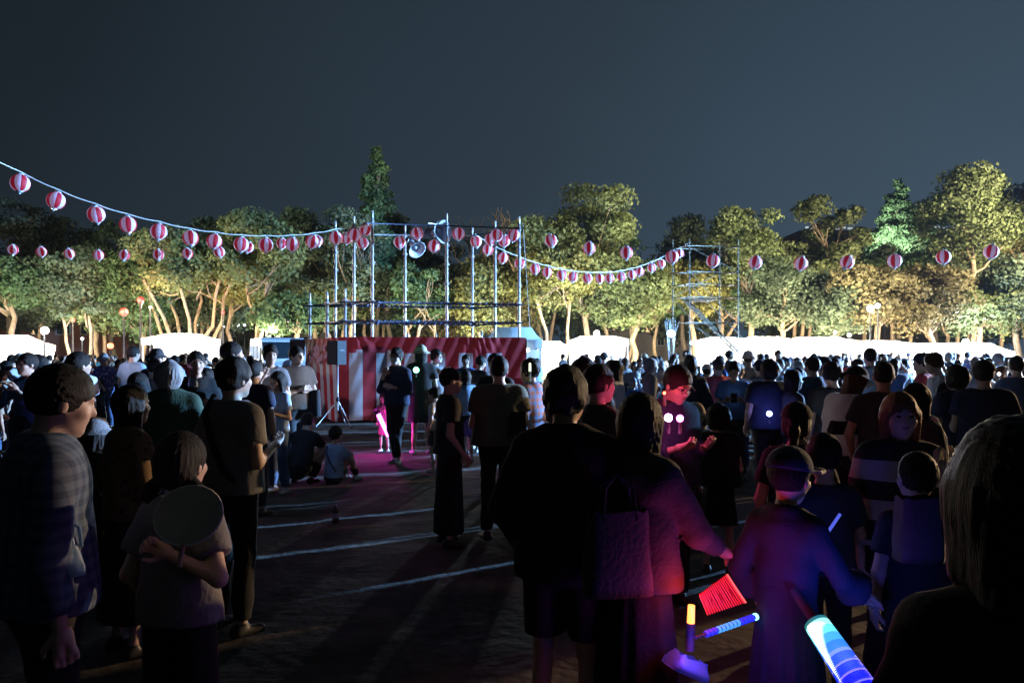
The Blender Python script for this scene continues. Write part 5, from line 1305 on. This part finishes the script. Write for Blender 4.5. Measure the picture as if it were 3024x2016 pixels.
# glasses
def glasses(key, pitch, rzl):
    J_ = PJ[key]; M = Matrix.Translation(J_['head']) @ Matrix.Rotation(R(rzl),4,'Z') @ Matrix.Rotation(R(-pitch),4,'X')
    m = MB()
    for s in (-1,1):
        m.tube([M @ Vector((s*.034+.024*math.cos(a*math.pi/6),.100,.008+.017*math.sin(a*math.pi/6))) for a in range(13)],.0022,5)
        m.tube([M @ Vector((s*.058,.098,.010)), M @ Vector((s*.080,.0,.006))],.0022,5)
    m.tube([M @ Vector((-.010,.101,.01)), M @ Vector((.010,.101,.01))],.0022,5)
    tag(m.build('glasses', BLK), 'dark rimmed glasses worn by the man with the red lit face', 'glasses')
glasses('a26', 26, 212)
# bags
def bag(name, label, p, w, h, dp, col, rz=0, handles=True, strap=None, soft=.35, m=None, taper=.85):
    t = empty(name, tuple(p), rz, label, 'bag'); mm = m or CL[col]; b = MB(); n, k_ = 20, 8; V = []
    for j in range(k_+1):
        z = -h/2+h*j/k_; f = 1-(1-taper)*(j/k_); bulge = 1+soft*math.sin(math.pi*j/k_)*(1-j/k_)
        for i in range(n):
            a = 2*math.pi*i/n; ca, sa = math.cos(a), math.sin(a)
            q_ = .45
            V.append((abs(ca)**q_*math.copysign(1,ca)*w/2*f+.004*math.sin(i*3+j), abs(sa)**q_*math.copysign(1,sa)*dp/2*f*bulge, z+.006*math.sin(i*2.1)*(j == k_)))
    Fc = [(j*n+i,j*n+(i+1)%n,(j+1)*n+(i+1)%n,(j+1)*n+i) for j in range(k_) for i in range(n)]+[tuple(range(n))]
    b.add(V,Fc); b.build('bag_body', mm, t, True)
    if handles:
        for s in (-1,1):
            MB().tube([(-w*.24,s*dp*.38,h/2-.03),(-w*.2,s*dp*.3,h/2+h*.28),(0,0,h/2+h*.42),(w*.2,s*dp*.3,h/2+h*.28),(w*.24,s*dp*.38,h/2-.03)],.007,6).build('handle', mm, t, True)
    if strap:
        Mi = (Matrix.Translation(p) @ Matrix.Rotation(rz,4,'Z')).inverted()
        MB().tube([Mi @ Vector(q_) for q_ in strap],.012,6).build('strap', mm, t, True)
    return t
bag('plastic_bag','thin plastic bag lit blue hanging beside the big man at the left', px(206,1640,2.35), .105,.115,.06,'light blue',R(-30),m=mat('thin_plastic',(.28,.42,.62),.35,trans=.5),taper=.35)
bag('tote_bag','pale canvas tote bag hanging at the side of the reaching woman', px(1822,1630,2.72), .26,.31,.10,'charcoal',R(8))
bag('shoulder_bag','small black bag on the right hip of the man in the plain grey t-shirt', px(1532,1250,6.45), .16,.20,.09,'black',0,handles=False)
bag('backpack','dark shoulder bag at the back of the man in brown', px(925,1190,10.05), .20,.36,.16,'black',0,handles=False)
bag('cloth_bag','small pale bag carried by the woman in stripes', px(2776,1395,3.25), .07,.12,.04,'cream',0)
bag('chest_pouch','small pale pouch on the chest of the man in black', px(570,1128,7.35), .09,.09,.03,'light blue',0,handles=False)
bag('plastic_bag','crumpled clear bag glowing blue beneath the reaching woman\'s toy', px(2030,1962,2.70), .17,.060,.10,'light blue',R(20),m=mat('thin_plastic',(.28,.42,.62),.35,trans=.5),taper=.75,handles=False,soft=.7).rotation_euler.y = R(28)
bag('handbag','dark bag held by the person in the dark bucket hat', px(2500,1262,5.95), .30,.10,.12,'black',R(5),handles=False)
bag('backpack','dark grey backpack on the back of the short haired child', px(2712,1560,2.80), .17,.24,.10,'charcoal',0,handles=False,taper=.9)
# straps that cross backs
def strap(label, key, pts, r, col):
    J_ = PJ[key]; s = J_['h']/1.7
    m = MB(); m.tube([J_['M'] @ (Vector(p)*s) for p in pts], r, 6); tag(m.build('bag_strap', CL[col], None, True), label, 'bag strap')
strap('dark strap crossing the back of the man in the white t-shirt','a4',[(-.15,-.02,1.46),(-.10,-.125,1.36),(.0,-.150,1.20),(.12,-.145,1.02),(.20,-.05,.90)],.020,'black')
strap('pale wide backpack strap over the shoulder of the woman in the black cap','a43',[(.02,.0,1.47),(.11,-.09,1.40),(.16,-.12,1.25),(.20,-.08,1.10),(.19,.0,1.0)],.022,'cream')
strap('thin strap across the light blue back of the sitting child','a8',[(-.10,-.02,.60),(-.05,-.115,.50),(.05,-.14,.34),(.14,-.10,.2)],.008,'black')
strap('pale strap on the shoulder of the woman with the black bob','a38',[(.06,.05,1.46),(.13,.04,1.44),(.17,.09,1.30),(.15,.14,1.12)],.014,'white')
# more of the crowd beyond the right edge, added unseen to shade the near ground
used_off = set(o['label'] for o in bpy.data.objects if o.get('label'))
k_ = 0
for _ in range(3000):
    if k_ >= 34: break
    y = 2.6+8.4*rc.rand(); x = .72*y+4.2+(6.0)*rc.rand()
    if any((x-a)**2+(y-b)**2 < .30 for a,b in placed): continue
    placed.append((x,y)); k_ += 1; p_ = rc.randint(len(PROTO)); tcx = TOPS[rc.randint(len(TOPS))]
    lab = '%s in %s just outside the right edge' % (PROTO[p_][2][0], TOPN.get(tcx,tcx))
    for extra in ('',' at the front',' in the middle',' at the back',' by the edge',' farther right'):
        if lab+extra not in used_off: lab += extra; break
    used_off.add(lab)
    crowd_member(x, y, rc.rand()*6.28, p_, tcx, BOTS[rc.randint(len(BOTS))], lab, 'crowd beyond the right edge', .90+.12*rc.rand())
# the pale trim along the visor of the capped child
J_ = PJ['a45']; hf_ = 1.05+.4*.42; s_ = J_['h']/(1.70+.19*(hf_-1))*hf_; M_ = Matrix.Translation(J_['head']) @ Matrix.Rotation(R(-48),4,'Z') @ Matrix.Rotation(R(-8),4,'X')
m = MB(); m.tube([J_['root'].matrix_basis.inverted() @ (M_ @ (Vector((.086*math.cos(a*math.pi/12), .095+.128*math.sin(a*math.pi/12), .034+.012*math.sin(a*math.pi/12)))*s_)) for a in range(13)], .007, 6)
m.build('cap_trim', CL['cream'], J_['root'], True)
# round paper fans
for (lab, p, c, rr_) in (('round pale fan tucked at the back of the girl with pigtails', px(556,1520,2.46), 'cream', .108),('round purple fan held low beside the man in grey', px(1396,1255,11.2), 'purple', .20)):
    t = empty('round_fan', tuple(p), 0, lab, 'fan'); n = 26; t.rotation_euler.x = R(-24)
    m = MB(); V = [(rr_*1.05*math.cos(2*math.pi*i/n), y_, rr_*.92*math.sin(2*math.pi*i/n)) for y_ in (-.002,.002) for i in range(n)]
    m.add(V,[tuple(range(n)),tuple(reversed(range(n,2*n)))]+[(i,(i+1)%n,n+(i+1)%n,n+i) for i in range(n)]); m.build('fan_paper', CL[c], t)
    MB().tube([(rr_*1.05*math.cos(2*math.pi*i/n),0,rr_*.92*math.sin(2*math.pi*i/n)) for i in range(n+1)],.0035,5).build('fan_rim', CL['white' if c == 'cream' else 'purple'], t, True)
    MB().tube([(0,0,-rr_*.9),(0,0,-rr_*1.55)],.008,6).build('fan_handle', WOOD, t, True)
# light streaks of moving toys, built as glowing ribbed solids, lower right
t = empty('red_streak_fan', tuple(px(2125,1762,2.72)), 0, 'red light streak of a moving stick, built as a ribbed fan, lower right', 'light toy'); O_ = px(2125,1762,2.72)
RM = hot('red_rib',(1,.012,.008),1.1); A0, A1, B0, B1 = px(2066,1757,2.66), px(2147,1695,2.80), px(2090,1815,2.66), px(2202,1778,2.80)
for i in range(17):
    s = i/16; a = A0.lerp(A1,s)-O_; b = B0.lerp(B1,s)-O_; mid = (a+b)/2+Vector((0,-.008*math.sin(i*1.3),.003*math.sin(i*2.3)))
    MB().tube([a,mid,b],.0022 if i < 16 else .0042,6).build('rib', RM if i < 16 else hot('red_rib_bright',(1,.10,.07),1.6), t, True)
m = MB(); m.add([A0-O_+Vector((0,.006,0)),A1-O_+Vector((0,.006,0)),B1-O_+Vector((0,.006,0)),B0-O_+Vector((0,.006,0)),A0-O_+Vector((0,.009,0)),A1-O_+Vector((0,.009,0)),B1-O_+Vector((0,.009,0)),B0-O_+Vector((0,.009,0))],[(0,1,2,3),(7,6,5,4),(0,4,5,1),(2,6,7,3)])
m.build('streak_leaf', mat('red_streak_gauze',(.6,.05,.04),.5,trans=.5), t)
lamp('toy_light','POINT',(-.10,-.04,.02),2.0,(1,.03,.015),.05,t)
glow('light_toy','short orange glowing candle toy beneath the reaching hand','light toy', px(2040,1838,2.70),(1,.30,.06),3.0,.014,.9,shape='tube',q=px(2042,1786,2.70),pc=(1,.10,.03))
def ribbed(label, pts, r0, r1, n, cols, name='glow_sword', hd=.12, power=2, pcol=(.05,.08,1)):  # ribs and rings give a toy's light streak a solid shape
    a, b = pts; t = empty(name, tuple(a), 0, label, 'light toy'); d = (b-a); L = d.length; dn = d.normalized(); Q_ = dn.to_track_quat('Z','Y').to_matrix().to_4x4()
    for i in range(n):
        s = (i+.5)/n; r = r0+(r1-r0)*s; w = L/n
        c = [x_ for x_ in cols if s <= x_[0]][0]
        MB().lathe(d*s,[(r*.72,-w*.40),(r*.95,-w*.26),(r,0),(r*.95,w*.26),(r*.72,w*.40)],16,Q_).build('streak_ring', hot('%s_%d_%.2f' % (name, len(cols), c[0]), c[1], c[2]), t, True)
    MB().tube([dn*.0,d],min(r0,r1)*.78,12).build('core', hot(name+'_core',(.01,.02,.9),.55), t, True)
    MB().tube([-dn*hd,(0,0,0)],r0*.42,10).build('handle', BLK, t, True)
    lamp('toy_light','POINT',tuple(d*.4+Vector((0,-.12,.05))),power,pcol,.06,t)
ribbed('thin blue wand, its light streak built as ribs, pointing up to the right', (px(2082,1872,2.68),px(2236,1818,2.84)), .0125,.0135,14, [(.2,(.01,.02,1),1.0),(.62,(.06,.35,1),1.2),(.93,(.01,.03,1),1.0),(1.0,(.25,.8,1),3)], name='glow_wand', hd=.05, power=.9)
lamp('toy_light','POINT',tuple(px(2050,1915,2.62)),1.1,(.02,.04,1),.03)  # extra blue point, added to brighten the clear bag
ribbed('thick sword toy, its white to blue light streak built as ribs, lower right', (px(2408,1836,2.62),px(2560,2060,2.38)), .044,.056,46, [(.045,(.03,.35,.35),.5),(.12,(.35,1.0,1.0),1.3),(.24,(.15,.80,1.0),1.2),(.34,(.06,.45,1),1.1),(.46,(.03,.25,1),1.0),(.50,(.22,.35,1),1.0),(.60,(.02,.10,1),1.0),(.63,(.30,.28,1),1.0),(.74,(.01,.04,1),1),(.77,(.32,.22,1),1.0),(.88,(.01,.015,1),.95),(.90,(.25,.2,1),1),(1.01,(.006,.006,1),.9)], hd=.14, power=6)
lamp('toy_light','POINT',tuple(px(2205,1700,2.62)),1.1,(1,.03,.015),.04)  # extra red point, added to redden the capped child's side
sw = [o for o in bpy.data.objects if o.name.startswith('glow_sword') and o.parent is None][0]
a_, b_ = px(2408,1836,2.62), px(2560,2060,2.38); dv = b_-a_; sd = dv.cross(Vector((0,1,0))).normalized(); sd = sd if sd.x < 0 else -sd; off_ = Vector((0,-.022,0))
MB().tube([dv*(.03+.74*i/12)+sd*(.006+.036*(i/12)**.7)+off_ for i in range(13)], [.036-.031*(i/12)**.8 for i in range(13)], 12).build('bright_tube', hot('sword_white',(.85,.97,1),3.0), sw, True)  # white edge of the light streak, built as a tube
glow('light_stick','thin dim blue stick held by the bare headed child','light stick', px(2430,1592,3.15),(.08,.12,.8),.9,.007,.4,shape='tube',q=px(2481,1517,3.1),pc=(.2,.2,1))
# white trim of the cap and a sash
